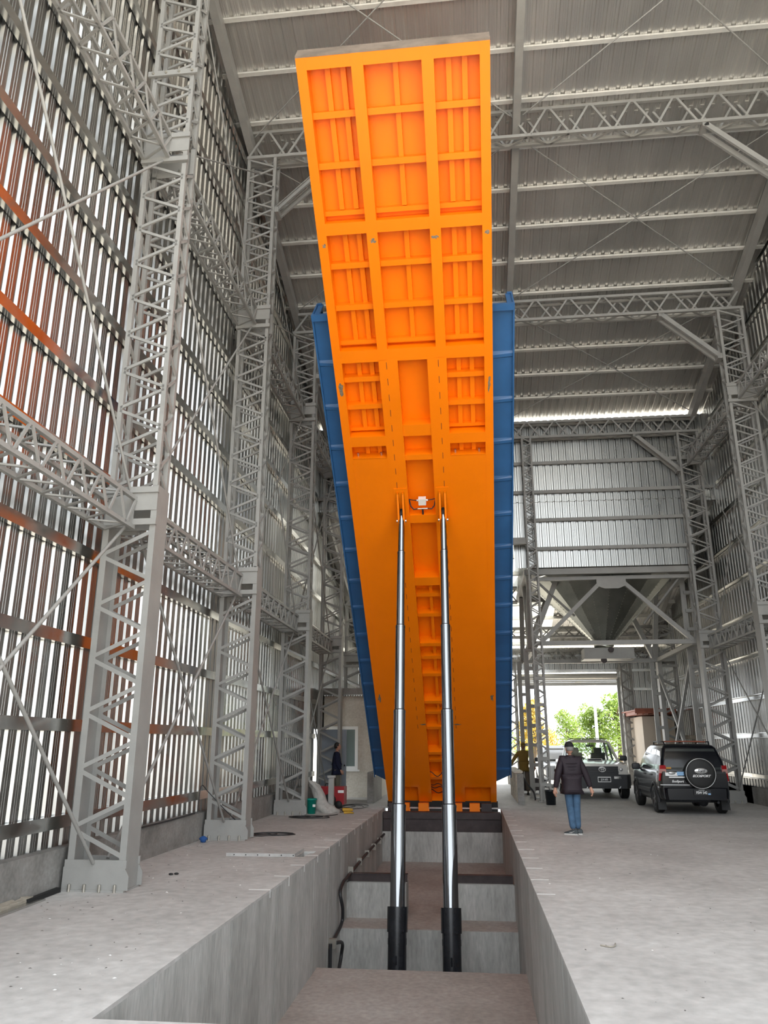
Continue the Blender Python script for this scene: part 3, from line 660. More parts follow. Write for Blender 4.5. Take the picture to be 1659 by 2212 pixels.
hose([(XL+.08, 14.2, -1.50), (XL+.14, 14.7, -1.60), (XL+.10, 14.85, -1.85), (XL+.1, 14.5, -2.2), (XL+.2, 14.3, -2.9)], .03, 'thick black hose hanging from the clamp in the left pit corner')
hose([(XL+.04, 14.1, -1.48), (XL+.04, 14.12, -2.0), (XL+.04, 14.12, -2.9)], .028, 'straight black pipe down the left pit corner', 'hydraulic_pipe', cat='pipe')
hose([(-2.05, 14.4, -2.35), (-1.8, 14.3, -1.95), (-1.55, 14.2, -1.93), (-1.36, 14.1, -2.0), (-1.1, 14.2, -2.0), (-.9, 14.3, -2.2)], .028, 'black hose arching beside the left cylinder barrel')
for k, yy in enumerate((16.2, 17.4, 18.6, 19.8, 21.0)):
    tag(MB().box(XL, XL+.1, yy-.015, yy+.015, -.74, -.60).build('hose_clip', 'bolt'), 'small zinc clip number %s from the hinge beam holding the hose on the pit wall' % ['five', 'four', 'three', 'two', 'one'][k], 'clip', 'hose clips on the pit wall')
MB()
cl = MB().box(XL, XL+.12, 14.12, 14.22, -1.56, -1.42).build('pipe_clamp', 'bolt'); tag(cl, 'pipe clamp holding the hoses in the left pit corner', 'clamp')

# ------------------------------------------------------------------ grain bin hopper and its frame
HC = V((4.72, 28.3, 0))
hp = E('hopper_cone', (HC.x, HC.y, 5.0), 'dark galvanised hopper cone of bolted panels hanging under the bin', 'hopper')
NP = 20
bolts = MB()
for k in range(NP):
    a0, a1 = 2*math.pi*k/NP, 2*math.pi*(k+1)/NP; b = MB()
    def q(a, r, z): return (HC.x+math.cos(a)*r, HC.y+math.sin(a)*r, z)
    r0, r1, z0, z1 = .34, 2.5, 5.12, 7.30; e = .004 if k % 2 else 0
    b.add([q(a0, r0+e, z0), q(a1, r0+e, z0), q(a1, r1+e, z1), q(a0, r1+e, z1), q(a0, r0+e-.006, z0), q(a1, r0+e-.006, z0), q(a1, r1+e-.006, z1), q(a0, r1+e-.006, z1)], [(0, 1, 2, 3), (7, 6, 5, 4), (0, 3, 7, 4), (1, 5, 6, 2), (2, 6, 7, 3), (0, 4, 5, 1)])
    b.build('cone_panel', 'hopper', hp)
    for j in range(26):
        t = (j+.5)/26; r = r0+(r1-r0)*t+.012; p = V(q(a0+.012, r, z0+(z1-z0)*t)); bolts.ell(p, (.013, .013, .013), 5, 3)
tag(bolts.build('panel_bolts', 'bolt', hp), kind='stuff')
MB().lathe((HC.x, HC.y, 4.98), (0, 0, 1), [(.34, 0), (.35, .2), (.33, .2), (.33, 0)], 20).build('outlet_collar', 'hopper', hp)
gt = E('hopper_gate', (HC.x, HC.y-.1, 4.5), 'small dark gate box with motor under the hopper outlet', 'gate')
MB().box(HC.x-.75, HC.x+.95, HC.y-.4, HC.y+.4, 4.58, 4.9).build('gate_box', 'steel', gt); MB().box(HC.x-.78, HC.x+.98, HC.y-.44, HC.y+.44, 4.52, 4.58).build('gate_rim', 'steel', gt)
MB().cyl((HC.x+.15, HC.y-.55, 4.83), (HC.x+.15, HC.y-.4, 4.83), .09, n=14).build('motor', 'rust', gt); MB().cyl((HC.x-.1, HC.y-.42, 4.47), (HC.x-.1, HC.y-.3, 4.47), .1, n=14).build('wheel', 'rust', gt)
hf = E('hopper_stand', (4.7, 28.3, 0), 'grey steel stand with ladder legs carrying the bin and hopper', 'stand')
b_ = lambda n, p, q, w, h, m='steel': bar(n, p, q, w, h, m, hf)
b_('ring_beam', (1.95, 25.8, 7.2), (7.4, 25.8, 7.2), .16, .20); b_('ring_beam', (1.95, 31.0, 7.2), (7.4, 31.0, 7.2), .16, .2)
for x in (1.98, 7.36): b_('ring_beam', (x, 25.8, 7.2), (x, 31.0, 7.2), .2, .2)
b_('top_chord', (2.2, 26.0, 7.0), (7.35, 26.0, 7.0), .12, .12)
b_('lower_tie', (2.15, 26.0, 4.85), (7.25, 26.0, 4.85), .14, .14); b_('lower_tie', (2.05, 31.0, 4.75), (7.1, 31.0, 4.75), .14, .14)
for x in (2.15, 7.2): b_('lower_tie', (x, 26.0, 4.82), (x-.05, 31.0, 4.76), .14, .14)
b_('diagonal', (4.55, 25.98, 7.0), (2.35, 25.98, 4.9), .13, .13); b_('diagonal', (4.95, 25.98, 7.0), (7.15, 25.98, 4.9), .13, .13)
MB().prism([(4.25, 6.98), (5.2, 6.98), (5.2, 6.72), (4.95, 6.62), (4.5, 6.62), (4.25, 6.72)], 'y', 25.9, 25.92).build('gusset_plate', 'steel', hf)
b_('diagonal', (2.35, 26.1, 6.9), (3.6, 27.0, 5.9), .06, .06); b_('diagonal', (7.0, 26.1, 7.0), (5.9, 27.0, 5.6), .06, .06)
def ladder_leg(x, y, z1, w=.30):
    for dx in (-w/2, w/2): b_('leg_channel', (x+dx, y, 0), (x+dx, y, z1), .07, .16)
    k = 0
    while .35+k*.62 < z1: 
        z = .35+k*.62; MB().box(x-w/2, x+w/2, y-.1, y-.08, z, z+.11).build('batten', 'steel', hf); MB().box(x-w/2, x+w/2, y+.08, y+.1, z, z+.11).build('batten', 'steel', hf); k += 1
    MB().box(x-.25, x+.25, y-.2, y+.2, 0, .02).build('foot_plate', 'steel', hf)
ladder_leg(7.40, 26.9, 7.1); ladder_leg(7.05, 31.0, 4.75); ladder_leg(2.02, 31.0, 4.75); ladder_leg(2.02, 26.9, 4.8)
for x, y in ((7.05, 31), (2.02, 31), (2.02, 26.9)):
    for dy, dx in ((-1.1, 0), (1.0 if y < 30 else 0, .0), (0, 1.0 if x < 4 else -1.0)):
        if dx or dy: b_('strut', (x, y, 4.75), (x+dx, min(30.95, y+dy), 7.1), .17, .17)
b_('floor_brace', (7.1, 30.8, 4.2), (7.35, 27.4, .1), .09, .09); b_('floor_brace', (7.3, 27.2, 4.3), (7.05, 30.8, .1), .09, .09)
sf = MB()   # soffit plate between the square bin and the round cone
NS = 40; ring = []; sq = []
for k in range(NS):
    a = 2*math.pi*k/NS; c, s = math.cos(a), math.sin(a); m_ = max(abs(c), abs(s)); ring.append((HC.x+c*2.5, HC.y+s*2.5, 7.32)); sq.append((HC.x+c/m_*2.68, HC.y+s/m_*2.68, 7.32))
sf.add(ring+sq, [(k, (k+1) % NS, NS+(k+1) % NS, NS+k) for k in range(NS)]); sf.build('soffit_plate', 'steel', hf)
bt = E('side_bracket', (1.2, 25.3, 8.2), 'stub beam with a lamp fitting beside the blue wing, left of the slender column', 'bracket')
bar('stub_beam', (.9, 25.25, 8.15), (1.97, 25.25, 8.15), .15, .22, 'steel', bt); MB().box(1.25, 1.4, 25.1, 25.25, 8.45, 8.75).build('lamp_housing', 'offwhite', bt); MB().box(1.22, 1.43, 25.1, 25.3, 8.75, 8.9).build('lamp_bracket', 'steel', bt)

# ------------------------------------------------------------------ office block
of = E('office_block', (-4.1, 28, 0), 'small plastered office block with flat roof standing behind the fourth column', 'building')
MB().box(-5.0, -3.08, 26.6, 33, 0, 3.26).build('wall', 'plaster', of); MB().box(-5.02, -2.85, 26.35, 33.2, 3.27, 3.48).build('roof_slab', 'kerb', of)
so = MB()
for k in range(26):
    x = -4.98+k*.083; so.prism([(x, 3.27), (x+.03, 3.22), (x+.053, 3.22), (x+.083, 3.27)], 'y', 26.38, 26.59)
so.build('corrugated_soffit', 'galv', of)
wf = MB()
for a in ((-4.80, -3.82, 2.14, 2.24), (-4.80, -3.82, .87, .97), (-4.80, -4.70, .97, 2.14), (-3.92, -3.82, .97, 2.14), (-4.36, -4.28, .97, 2.14)): wf.box(a[0], a[1], 26.52, 26.6, a[2], a[3])
wo = wf.build('window_frame', 'white', of); MB().box(-4.86, -3.76, 26.48, 26.6, .81, .87).build('window_sill', 'white', of)
for a, b in ((-4.7, -4.36), (-4.28, -3.92)): MB().box(a, b, 26.57, 26.59, .97, 2.14).build('window_pane', 'paneglass', of)
MB().box(-3.08, -3.02, 27.0, 28.2, .9, 2.2).build('side_window_frame', 'white', of); MB().box(-3.03, -3.01, 27.1, 28.1, 1.0, 2.1).build('side_window_pane', 'paneglass', of); MB().box(-3.08, -2.95, 26.95, 28.25, .82, .9).build('side_window_sill', 'white', of)
MB().box(-3.11, -3.05, 26.58, 26.64, .0, 3.2).build('corner_edge', 'kerb', of)
dr = E('door_leaf', (-4.6, 25.74, 0), 'grey steel door leaf standing open in front of the office wall', 'door')
MB().box(-5.0, -4.08, 25.72, 25.76, .02, 2.13).build('leaf', 'doorgrey', dr); MB().cyl((-4.13, 25.72, 1.02), (-4.13, 25.66, 1.02), .028, n=10).build('door_knob', 'chrome', dr)
for x0, x1, y0, y1, h, lb in ((-3.16, -2.98, 23.95, 26.2, .87, 'low concrete guide wall left of the platform foot, in front of the office'),):
    tag(MB().box(x0, x1, y0, y1, 0, h).build('guide_wall', 'kerb'), lb, 'wall')
for k in range(7):
    y = 24.05+k*.75; n_ = ['nearest the camera', 'second from the camera', 'third from the camera', 'fourth from the camera', 'fifth from the camera', 'sixth from the camera', 'farthest from the camera'][k]
    tag(MB().box(1.24, 1.42, y, y+.16, 0, .84).build('concrete_post', 'kerb' if k == 0 else 'plaster'), 'squat concrete post in the row right of the platform foot, '+n_, 'post', 'row of concrete guide posts')
tag(MB().box(1.20, 1.44, 24.7, 29.0, .842, .90).build('guide_rail', 'plaster'), 'pale concrete rail lying on the row of guide posts', 'rail')
# ------------------------------------------------------------------ vehicles
M['carblack'] = mat('black_car_paint', (.004, .005, .008), .25, 0, spec=.35, coat=.25)
M['carwhite'] = mat('white_car_paint', (.62, .60, .56), .25, 0, coat=.6)
M['carpale'] = mat('pale_car_paint', (.66, .68, .72), .25, 0, coat=.6)
M['plastic'] = mat('dark_bumper_plastic', (.018, .019, .022), .5)
M['redlamp'] = mat('red_lamp_lens', (.38, .012, .016), .2, 0, coat=.6)
M['pinklamp'] = mat('pale_lamp_lens', (.55, .28, .25), .25, 0, coat=.6)
M['clearlamp'] = mat('clear_lamp_lens', (.62, .66, .68), .12, .5, coat=.6)
M['alloy'] = mat('alloy_rim', (.16, .16, .17), .35, .8)
M['silver'] = mat('silver_trim', (.62, .62, .62), .3, .6)
M['seat'] = mat('grey_seat_cloth', (.05, .052, .055), .9)
M['platewhite'] = mat('plate_white', (.85, .85, .83), .45)
M['plateblack'] = mat('plate_black', (.008, .008, .01), .4)
M['yellow'] = mat('yellow_sticker', (.55, .25, .02), .5)
M['skyblue'] = mat('pale_blue_sticker', (.25, .45, .70), .4)
def glassmat():
    m = bpy.data.materials.new('clear_car_glass'); m.use_nodes = True; nt = m.node_tree; nt.nodes.clear()
    o = nt.nodes.new('ShaderNodeOutputMaterial'); t = nt.nodes.new('ShaderNodeBsdfTransparent'); g = nt.nodes.new('ShaderNodeBsdfGlossy'); x = nt.nodes.new('ShaderNodeMixShader')
    t.inputs[0].default_value = (.90, .94, .91, 1); g.inputs['Roughness'].default_value = .03; x.inputs[0].default_value = .10
    nt.links.new(t.outputs[0], x.inputs[1]); nt.links.new(g.outputs[0], x.inputs[2]); nt.links.new(x.outputs[0], o.inputs[0]); return m
M['clearglass'] = glassmat()
def text_mesh(txt, size, m, shear=0.0, extrude=.003, spacing=1.0, bold=0.0):
    cu = bpy.data.curves.new('lettering', 'FONT'); cu.body = txt; cu.size = size; cu.align_x = 'CENTER'; cu.align_y = 'CENTER'; cu.shear = shear; cu.extrude = extrude; cu.space_character = spacing; cu.offset = bold
    o = bpy.data.objects.new('lettering_tmp', cu); COL.objects.link(o); dg = bpy.context.evaluated_depsgraph_get()
    me = bpy.data.meshes.new_from_object(o.evaluated_get(dg)); bpy.data.objects.remove(o); bpy.data.curves.remove(cu); me.materials.clear(); me.materials.append(M[m]); return me
def loft_body(ys, hw, belt, zb, axles, rw, crown=.03, K=7):
    b = MB(); rings = []
    for y in ys:
        z0 = zb(y)
        for ya in axles:
            ra = rw+.055
            if abs(y-ya) < ra: z0 = max(z0, rw+math.sqrt(ra*ra-(y-ya)**2)*.98)
        zt = belt(y); h = hw(y); P = [(0, z0)]
        for k in range(K+1):
            z = z0+(zt-z0)*k/K
            pr = .93+.07*min(1, max(0, z-.1)/.4) if z < .5 else (1.0 if z < .82 else 1-.18*(z-.82))
            P.append((h*pr, z))
        P.append((h*.82, zt+crown*.55)); P.append((0, zt+crown)); rings.append([(x, y, z) for x, z in P]+[(-x, y, z) for x, z in reversed(P[1:-1])])
    n = len(rings[0]); vs = [v for r in rings for v in r]; fs = []
    for i in range(len(rings)-1):
        for j in range(n): fs.append((i*n+j, i*n+(j+1) % n, (i+1)*n+(j+1) % n, (i+1)*n+j))
    b.add(vs, fs, True); b.add(rings[0], [tuple(range(n))]); b.add(rings[-1], [tuple(range(n))]); return b
def ring_at(rings, z):
    for a, b in zip(rings[:-1], rings[1:]):
        if a[0] <= z <= b[0]:
            t = (z-a[0])/(b[0]-a[0]); return [a[i]+(b[i]-a[i])*t for i in range(4)]
    return list(rings[-1])
def loft_cabin(rings, cr=.1, n=5):
    b = MB(); R_ = []
    for z, xh, yr, yf in rings:
        P = []; c = min(cr, xh*.5)
        for cx, cy, a0 in ((xh-c, yf-c, 0), (-xh+c, yf-c, 90), (-xh+c, yr+c, 180), (xh-c, yr+c, 270)):
            for k in range(n): a = R(a0+90*k/(n-1)); P.append((cx+math.cos(a)*c, cy+math.sin(a)*c, z))
        R_.append(P)
    m = len(R_[0]); vs = [v for r in R_ for v in r]; fs = []
    for i in range(len(R_)-1):
        for j in range(m): fs.append((i*m+j, i*m+(j+1) % m, (i+1)*m+(j+1) % m, (i+1)*m+j))
    b.add(vs, fs, True); b.add(R_[-1], [tuple(range(m))]); b.add(R_[0], [tuple(range(m))]); return b
def slabpoly(P, nrm, th=.012):
    nrm = V(nrm); P = [V(p) for p in P]; n = len(P); b = MB()
    b.add(P+[p-nrm*th for p in P], [tuple(range(n)), tuple(reversed(range(n, 2*n)))]+[(i, (i+1) % n, (i+1) % n+n, i+n) for i in range(n)]); return b
def side_pane(rings, sx, uv, off=.008):
    P = []
    for u, z in uv:
        _, xh, yr, yf = ring_at(rings, z); P.append((sx*(xh+off), yr+(yf-yr)*u, z))
    return slabpoly(P, (sx, 0, 0))
def end_pane(rings, front, uz, off=.008):
    P = []
    for u, z in uz:
        _, xh, yr, yf = ring_at(rings, z); P.append((u*xh, (yf+off) if front else (yr-off), z))
    return slabpoly(P, (0, 1 if front else -1, 0))
def wheel(parent, x, y, r, w, out, spokes=5):
    t = MB().lathe((x-w/2, y, r), (1, 0, 0), [(r*.60, 0), (r*.86, -.004), (r*.95, .012), (r, .04), (r, w-.04), (r*.95, w-.012), (r*.86, w+.004), (r*.60, w), (r*.60, 0)], 28).build('wheel', 'rubber', parent)
    xo = x+out*(w/2-.03)
    rim = MB().lathe((xo, y, r), (out, 0, 0), [(r*.62, -.1), (r*.62, .02), (r*.56, .02), (r*.54, -.05), (.0, -.05)], 24)
    for k in range(spokes):
        a = 2*math.pi*k/spokes; d = V((0, math.cos(a), math.sin(a))); rim.bar(V((xo+out*.005, y, r)), V((xo+out*.005, y, r))+d*r*.56, .05, .03, (1, 0, 0))
    rim.lathe((xo, y, r), (out, 0, 0), [(.05, -.04), (.05, .02), (0, .025)], 12)
    o = rim.build('rim', 'alloy'); o.parent = t
    return t
def arch(parent, x, y, r, out, m='plastic'):
    b = MB(); N = 16; rin, ro = r+.035, r+.10
    pts = []
    for k in range(N+1):
        a = math.pi*k/N*1.08-.04*math.pi; c, s = math.cos(a), math.sin(a); pts.append((c, s))
    vs = []; fs = []
    for c, s in pts:
        for rr, xx in ((rin, x-out*.05), (rin, x+out*.03), (ro, x+out*.02), (ro, x-out*.05)): vs.append((xx, y+c*rr, max(.2, r+s*rr)))
    for k in range(N):
        for j in range(4): fs.append((k*4+j, k*4+(j+1) % 4, (k+1)*4+(j+1) % 4, (k+1)*4+j))
    b.add(vs, fs, True); return b.build('wheel_arch', m, parent)
def mirror_(parent, x, y, z, s, m):
    b = MB(); b.ell((x+s*.13, y, z), (.115, .05, .085), 16, 10, lambda q: V([math.copysign(abs(c/r)**.45*r, c) for c, r in zip(q, (.115, .05, .085))])); b.bar((x-s*.02, y, z-.06), (x+s*.08, y, z-.04), .05, .04); return b.build('door_mirror', m, parent)
def steps(a, b, d): n = int(round((b-a)/d)); return [a+(b-a)*i/n for i in range(n+1)]

# dark sport utility, tail towards the camera
def make_suv():
    p = E('sport_utility_car', (0, 0, 0), 'black sport utility car seen from behind with a covered spare wheel on its tailgate', 'car')
    AX = (-1.25, 1.24); RW = .335
    hw = lambda y: .855*(1-.10*max(0, (-y-1.55)/.5)**2-.16*max(0, (y-1.4)/.7)**2)
    belt = lambda y: 1.02 if y < .9 else 1.02-.10*((y-.9)/1.2)**1.3
    zb = lambda y: .30+(.08 if y < -1.6 else 0)+(.05 if y > 1.6 else 0)
    loft_body(steps(-2.02, 2.08, .06), hw, belt, zb, AX, RW).build('body', 'carblack', p)
    rings = [(1.0, .79, -1.99, 1.08), (1.28, .75, -1.93, .70), (1.58, .665, -1.78, .18), (1.65, .60, -1.70, .02), (1.685, .45, -1.5, -.15)]
    loft_cabin(rings).build('cabin', 'carblack', p)
    end_pane(rings, False, [(-.86, 1.07), (.86, 1.07), (.88, 1.57), (-.88, 1.57)]).build('rear_window', 'glass', p)
    end_pane(rings, True, [(-.88, 1.06), (.88, 1.06), (.86, 1.56), (-.86, 1.56)]).build('windscreen', 'glass', p)
    for sx in (-1, 1):
        for uv in ([(.05, 1.08), (.26, 1.06), (.27, 1.54), (.09, 1.50)], [(.285, 1.06), (.53, 1.06), (.60, 1.54), (.30, 1.55)], [(.55, 1.06), (.86, 1.06), (.93, 1.50), (.63, 1.54)]):
            side_pane(rings, sx, uv).build('side_window', 'glass', p)
        for y in AX: wheel(p, sx*.765, y, RW, .21, sx); arch(p, sx*.845, y, RW, sx)
        bar('sill_moulding', (sx*.865, -.85, .52), (sx*.865, .84, .52), .03, .09, 'plastic', p)
        mirror_(p, sx*.80, .62, 1.08, sx, 'plastic')
        for y in (-.15, -1.0): MB().box(min(sx*.84, sx*.87), max(sx*.84, sx*.87), y-.09, y+.09, .90, .935).build('door_handle', 'carblack', p)
        MB().tube([(sx*.55, -1.55, 1.665), (sx*.56, -1.5, 1.735), (sx*.56, -.3, 1.735), (sx*.55, -.22, 1.67)], .018, 8).build('roof_rail', 'plastic', p)
        tl = MB().hexa([(sx*.66, -2.0, .80), (sx*.845, -1.90, .80), (sx*.66, -1.9, .80), (sx*.845, -1.8, .80), (sx*.675, -2.03, 1.17), (sx*.80, -1.96, 1.17), (sx*.67, -1.85, 1.17), (sx*.80, -1.8, 1.17)]).build('tail_light', 'redlamp', p)
        o = MB().hexa([(sx*.672, -2.028, .98), (sx*.828, -1.945, .98), (sx*.67, -1.95, .98), (sx*.82, -1.9, .98), (sx*.675, -2.038, 1.08), (sx*.812, -1.965, 1.08), (sx*.67, -1.9, 1.08), (sx*.81, -1.9, 1.08)]).build('reverse_lens', 'pinklamp'); o.parent = tl
        MB().prism([(-1.66, .10), (-1.64, .10), (-1.60, .42), (-1.63, .42)], 'x', sx*.765-.1, sx*.765+.1).build('mud_flap', 'rubber', p)
    for y in (-.5, -1.25): MB().tube([(-.56, y, 1.735), (-.3, y, 1.745), (.3, y, 1.745), (.56, y, 1.735)], .016, 8).build('roof_bar', 'redsteel', p)
    b = loft_body(steps(-2.10, -1.62, .06), lambda y: .845*(1-.18*max(0, (-y-1.75)/.35)**2), lambda y: .66-.04*max(0, (-y-1.95)/.15), lambda y: .36, (), 0, crown=.01); b.build('rear_bumper', 'carblack', p)
    b = loft_body(steps(1.75, 2.14, .05), lambda y: .83*(1-.22*max(0, (y-1.85)/.3)**2), lambda y: .62, lambda y: .32, (), 0, crown=.01); b.build('front_bumper', 'plastic', p)
    MB().box(-.84, -.13, -2.045, -2.02, .70, .715).build('tailgate_trim', 'silver', p); MB().box(-.62, -.16, -2.05, -2.02, .875, .905).build('tailgate_trim', 'silver', p)
    MB().box(-.70, -.4, -2.04, -2.02, .92, 1.0).build('tailgate_panel', 'silver', p)
    MB().box(-.42, -.16, -2.048, -2.03, .93, 1.02).build('blue_sticker', 'skyblue', p); MB().box(-.66, -.54, -2.012, -1.99, 1.085, 1.125).build('yellow_sticker', 'yellow', p)
    # badges and lettering
    def front(me, name, x, y, z, parent=p): return link(name, me, parent, Matrix.Translation((x, y, z)) @ Matrix.Rotation(R(90), 4, 'X'))
    ov = MB().lathe((0, 0, 0), (0, 0, 1), [(0, 0), (.085, 0), (.09, .004), (.085, .01), (0, .012)], 28)
    me = ov.mesh('oval_badge', 'silver'); o = link('oval_badge', me, p, Matrix.Translation((-.545, -2.04, .985)) @ Matrix.Rotation(R(90), 4, 'X') @ Matrix.Diagonal((1, .42, 1, 1)))
    front(text_mesh('EcoSport', .075, 'silver', .25, .002, 1.0, .002), 'lettering', -.42, -2.045, .79)
    sc = MB().lathe((.11, -2.04, .985), (0, -1, 0), [(.0, .20), (.27, .205), (.33, .185), (.365, .15), (.37, .0), (.30, -.03)], 40).build('spare_wheel_cover', 'rubber', p)
    def ch(o): o.parent = sc; return o
    ch(MB().lathe((.11, -2.04, .985), (0, -1, 0), [(.352, .170), (.360, .178), (.352, .186), (.344, .186), (.344, .174)], 48).build('cover_piping', 'silver'))
    ov2 = MB().lathe((0, 0, 0), (0, 0, 1), [(0, 0), (.15, 0), (.155, .003), (.15, .006), (0, .007)], 32).mesh('cover_emblem', 'silver')
    ch(link('cover_emblem', ov2, None, Matrix.Translation((.11, -2.246, 1.045)) @ Matrix.Rotation(R(90), 4, 'X') @ Matrix.Diagonal((1, .42, 1, 1))))
    ch(link('emblem_lettering', text_mesh('Ford', .10, 'plateblack', .35, .001, .85, .001), None, Matrix.Translation((.11, -2.254, 1.045)) @ Matrix.Rotation(R(90), 4, 'X')))
    ch(link('cover_lettering', text_mesh('ECOSPORT', .088, 'silver', .3, .001, .92, .003), None, Matrix.Translation((.11, -2.248, .925)) @ Matrix.Rotation(R(90), 4, 'X') @ Matrix.Diagonal((1, .85, 1, 1))))
    pl = MB().box(-.08, .32, -2.135, -2.115, .475, .60).build('license_plate', 'plateblack', p)
    o = link('plate_lettering', text_mesh('FSW 542', .085, 'platewhite', 0, .001, .95, .0015), None, Matrix.Translation((.10, -2.137, .532)) @ Matrix.Rotation(R(90), 4, 'X') @ Matrix.Diagonal((.86, 1, 1, 1))); o.parent = pl
    o = MB().box(.25, .31, -2.137, -2.134, .485, .52).build('plate_sticker', 'skyblue'); o.parent = pl
    o = MB().box(.03, .17, -2.139, -2.134, .588, .60).build('plate_lamp_glint', 'platewhite'); o.parent = pl
    MB().box(.44, .72, -2.075, -2.04, .98, 1.01).build('tailgate_handle', 'plastic', p)
    MB().tube([(-.75, -1.5, .30), (.75, -1.5, .30)], .035, 8).build('rear_axle', 'plastic', p); MB().tube([(.45, -1.3, .30), (.5, -1.9, .31), (.5, -2.02, .30)], .03, 8).build('exhaust_pipe', 'plastic', p)
    MB().lathe((.3, -1.2, .28), (0, 1, 0), [(0, -.25), (.11, -.25), (.11, .25), (0, .25)], 12).build('silencer', 'plastic', p)
    return p
suv = make_suv(); suv.location = (5.48, 23.02, 0); suv.rotation_euler = (0, 0, R(-1))

# white pickup, front towards the camera
def make_pickup():
    p = E('pickup_truck', (0, 0, 0), 'white pickup truck facing the camera with a dark bumper and bonnet scoop', 'pickup')
    AX = (1.62, -1.47); RW = .38
    hw = lambda y: .90*(1-.16*max(0, (y-1.7)/.85)**2)
    belt = lambda y: 1.12 if y < .75 else 1.12-.10*max(0, (y-.75)/1.7)**1.6
    loft_body(steps(-.95, 2.38, .06), hw, belt, lambda y: .45, AX, RW, crown=.05).build('body', 'carwhite', p)
    loft_body(steps(-2.62, -1.0, .06), lambda y: .88, lambda y: 1.12, lambda y: .50, AX, RW, crown=.0).build('cargo_bed', 'carwhite', p)
    rings = [(1.10, .83, -.92, 1.02), (1.45, .77, -.84, .62), (1.72, .70, -.72, .22), (1.80, .62, -.6, .05), (1.825, .5, -.45, -.05)]
    loft_cabin(rings[2:]).build('roof', 'carwhite', p)
    def rp(z, ux, front): _, xh, yr, yf = ring_at(rings, z); return V((ux*xh, yf if front else yr, z))
    for sx in (-1, 1):
        for f in (True, False): bar('pillar', rp(1.10, sx*.96, f), rp(1.73, sx*.96, f), .07, .09, 'carwhite', p, up=(0, 1, 0))
        m0 = V((sx*.80, 0.0, 1.1)); m1 = V((sx*.70, -.15, 1.73)); bar('pillar', m0, m1, .06, .09, 'carblack', p, up=(0, 1, 0))
        side_pane(rings, sx, [(.07, 1.12), (.93, 1.12), (.92, 1.70), (.09, 1.70)], 0).build('side_window', 'clearglass', p)
        mirror_(p, sx*.88, .78, 1.22, sx, 'plastic')
        for y in AX: wheel(p, sx*.78, y, RW, .25, sx, 6); arch(p, sx*.875, y, RW, sx, 'carwhite')
        bar('running_board', (sx*.86, -.95, .42), (sx*.86, 1.05, .42), .12, .05, 'plastic', p)
        hl = MB().hexa([(sx*.50, 2.40, .80), (sx*.80, 2.22, .78), (sx*.5, 2.2, .80), (sx*.82, 1.9, .80), (sx*.48, 2.36, 1.0), (sx*.80, 2.16, 1.04), (sx*.5, 2.1, 1.0), (sx*.82, 1.8, 1.05)]).build('headlight', 'clearlamp', p)
        o = MB().ell((sx*.60, 2.36, .90), (.065, .04, .065), 10, 7).build('headlight_bulb', 'silver'); o.parent = hl
    end_pane(rings, True, [(-.90, 1.14), (.90, 1.14), (.90, 1.71), (-.90, 1.71)], -.01).build('windscreen', 'clearglass', p); end_pane(rings, False, [(-.88, 1.14), (.88, 1.14), (.88, 1.70), (-.88, 1.70)], 0).build('rear_window', 'clearglass', p)
    for sx in (-.4, .4):
        MB().box(sx-.24, sx+.24, -.62, -.45, .8, 1.38).build('seat_back', 'seat', p); MB().box(sx-.13, sx+.13, -.60, -.48, 1.36, 1.55).build('headrest', 'seat', p)
    MB().box(-.72, .72, .25, .95, 1.0, 1.14).build('dashboard', 'seat', p); MB().lathe((.38, .15, 1.14), (0, -.8, .5), [(.17, -.012), (.185, 0), (.17, .012), (.155, 0), (.17, -.012)], 20).build('steering_wheel', 'seat', p)
    MB().box(-.12, .12, .22, .25, 1.58, 1.65).build('rear_view_mirror', 'seat', p); bar('mirror_stem', (0, .26, 1.64), (0, .3, 1.72), .02, .02, 'seat', p)
    MB().hexa([(-.26, 1.18, 1.15), (.26, 1.18, 1.15), (-.20, .82, 1.18), (.2, .82, 1.18), (-.24, 1.16, 1.215), (.24, 1.16, 1.215), (-.2, .82, 1.19), (.2, .82, 1.19)]).build('bonnet_scoop', 'carwhite', p); MB().box(-.215, .215, 1.165, 1.19, 1.16, 1.205).build('scoop_grille', 'plateblack', p)
    MB().box(-.50, .50, 2.36, 2.42, .74, 1.0).build('grille', 'plastic', p)
    for z in (.77, .84, .91, .98): bar('grille_slat', (-.5, 2.425, z), (.5, 2.425, z), .02, .035, 'plateblack', p)
    def ringell(cx, cz, rx, rz, y, r=.011): return MB().tube([(cx+math.cos(2*math.pi*k/28)*rx, y, cz+math.sin(2*math.pi*k/28)*rz) for k in range(28)], r, 6, closed=True)
    em = ringell(0, .91, .105, .075, 2.45, .013).build('front_emblem', 'silver', p)
    for o in (ringell(0, .935, .075, .028, 2.45), ringell(0, .905, .030, .066, 2.45)): q = o.build('emblem_oval', 'silver'); q.parent = em
    loft_body(steps(1.95, 2.52, .05), lambda y: .92*(1-.20*max(0, (y-2.15)/.37)**2), lambda y: .75, lambda y: .34, (), 0, crown=.01).build('front_bumper', 'plastic', p)
    MB().box(-.42, .42, 2.525, 2.54, .38, .50).build('bumper_grille', 'plateblack', p)
    pl = MB().box(-.23, .17, 2.525, 2.545, .53, .69).build('license_plate', 'platewhite', p)
    o = MB().box(-.215, .155, 2.543, 2.549, .55, .665).build('plate_field', 'plateblack'); o.parent = pl
    o = link('plate_lettering', text_mesh('JLN 605', .085, 'silver', 0, .001, .95, .001), None, Matrix.Translation((-.03, 2.551, .607)) @ Matrix.Rotation(R(180), 4, 'Z') @ Matrix.Rotation(R(90), 4, 'X') @ Matrix.Diagonal((.8, 1, 1, 1))); o.parent = pl
    MB().box(-.56, -.34, 2.50, 2.52, .63, .70).build('bumper_sticker', 'platewhite', p)
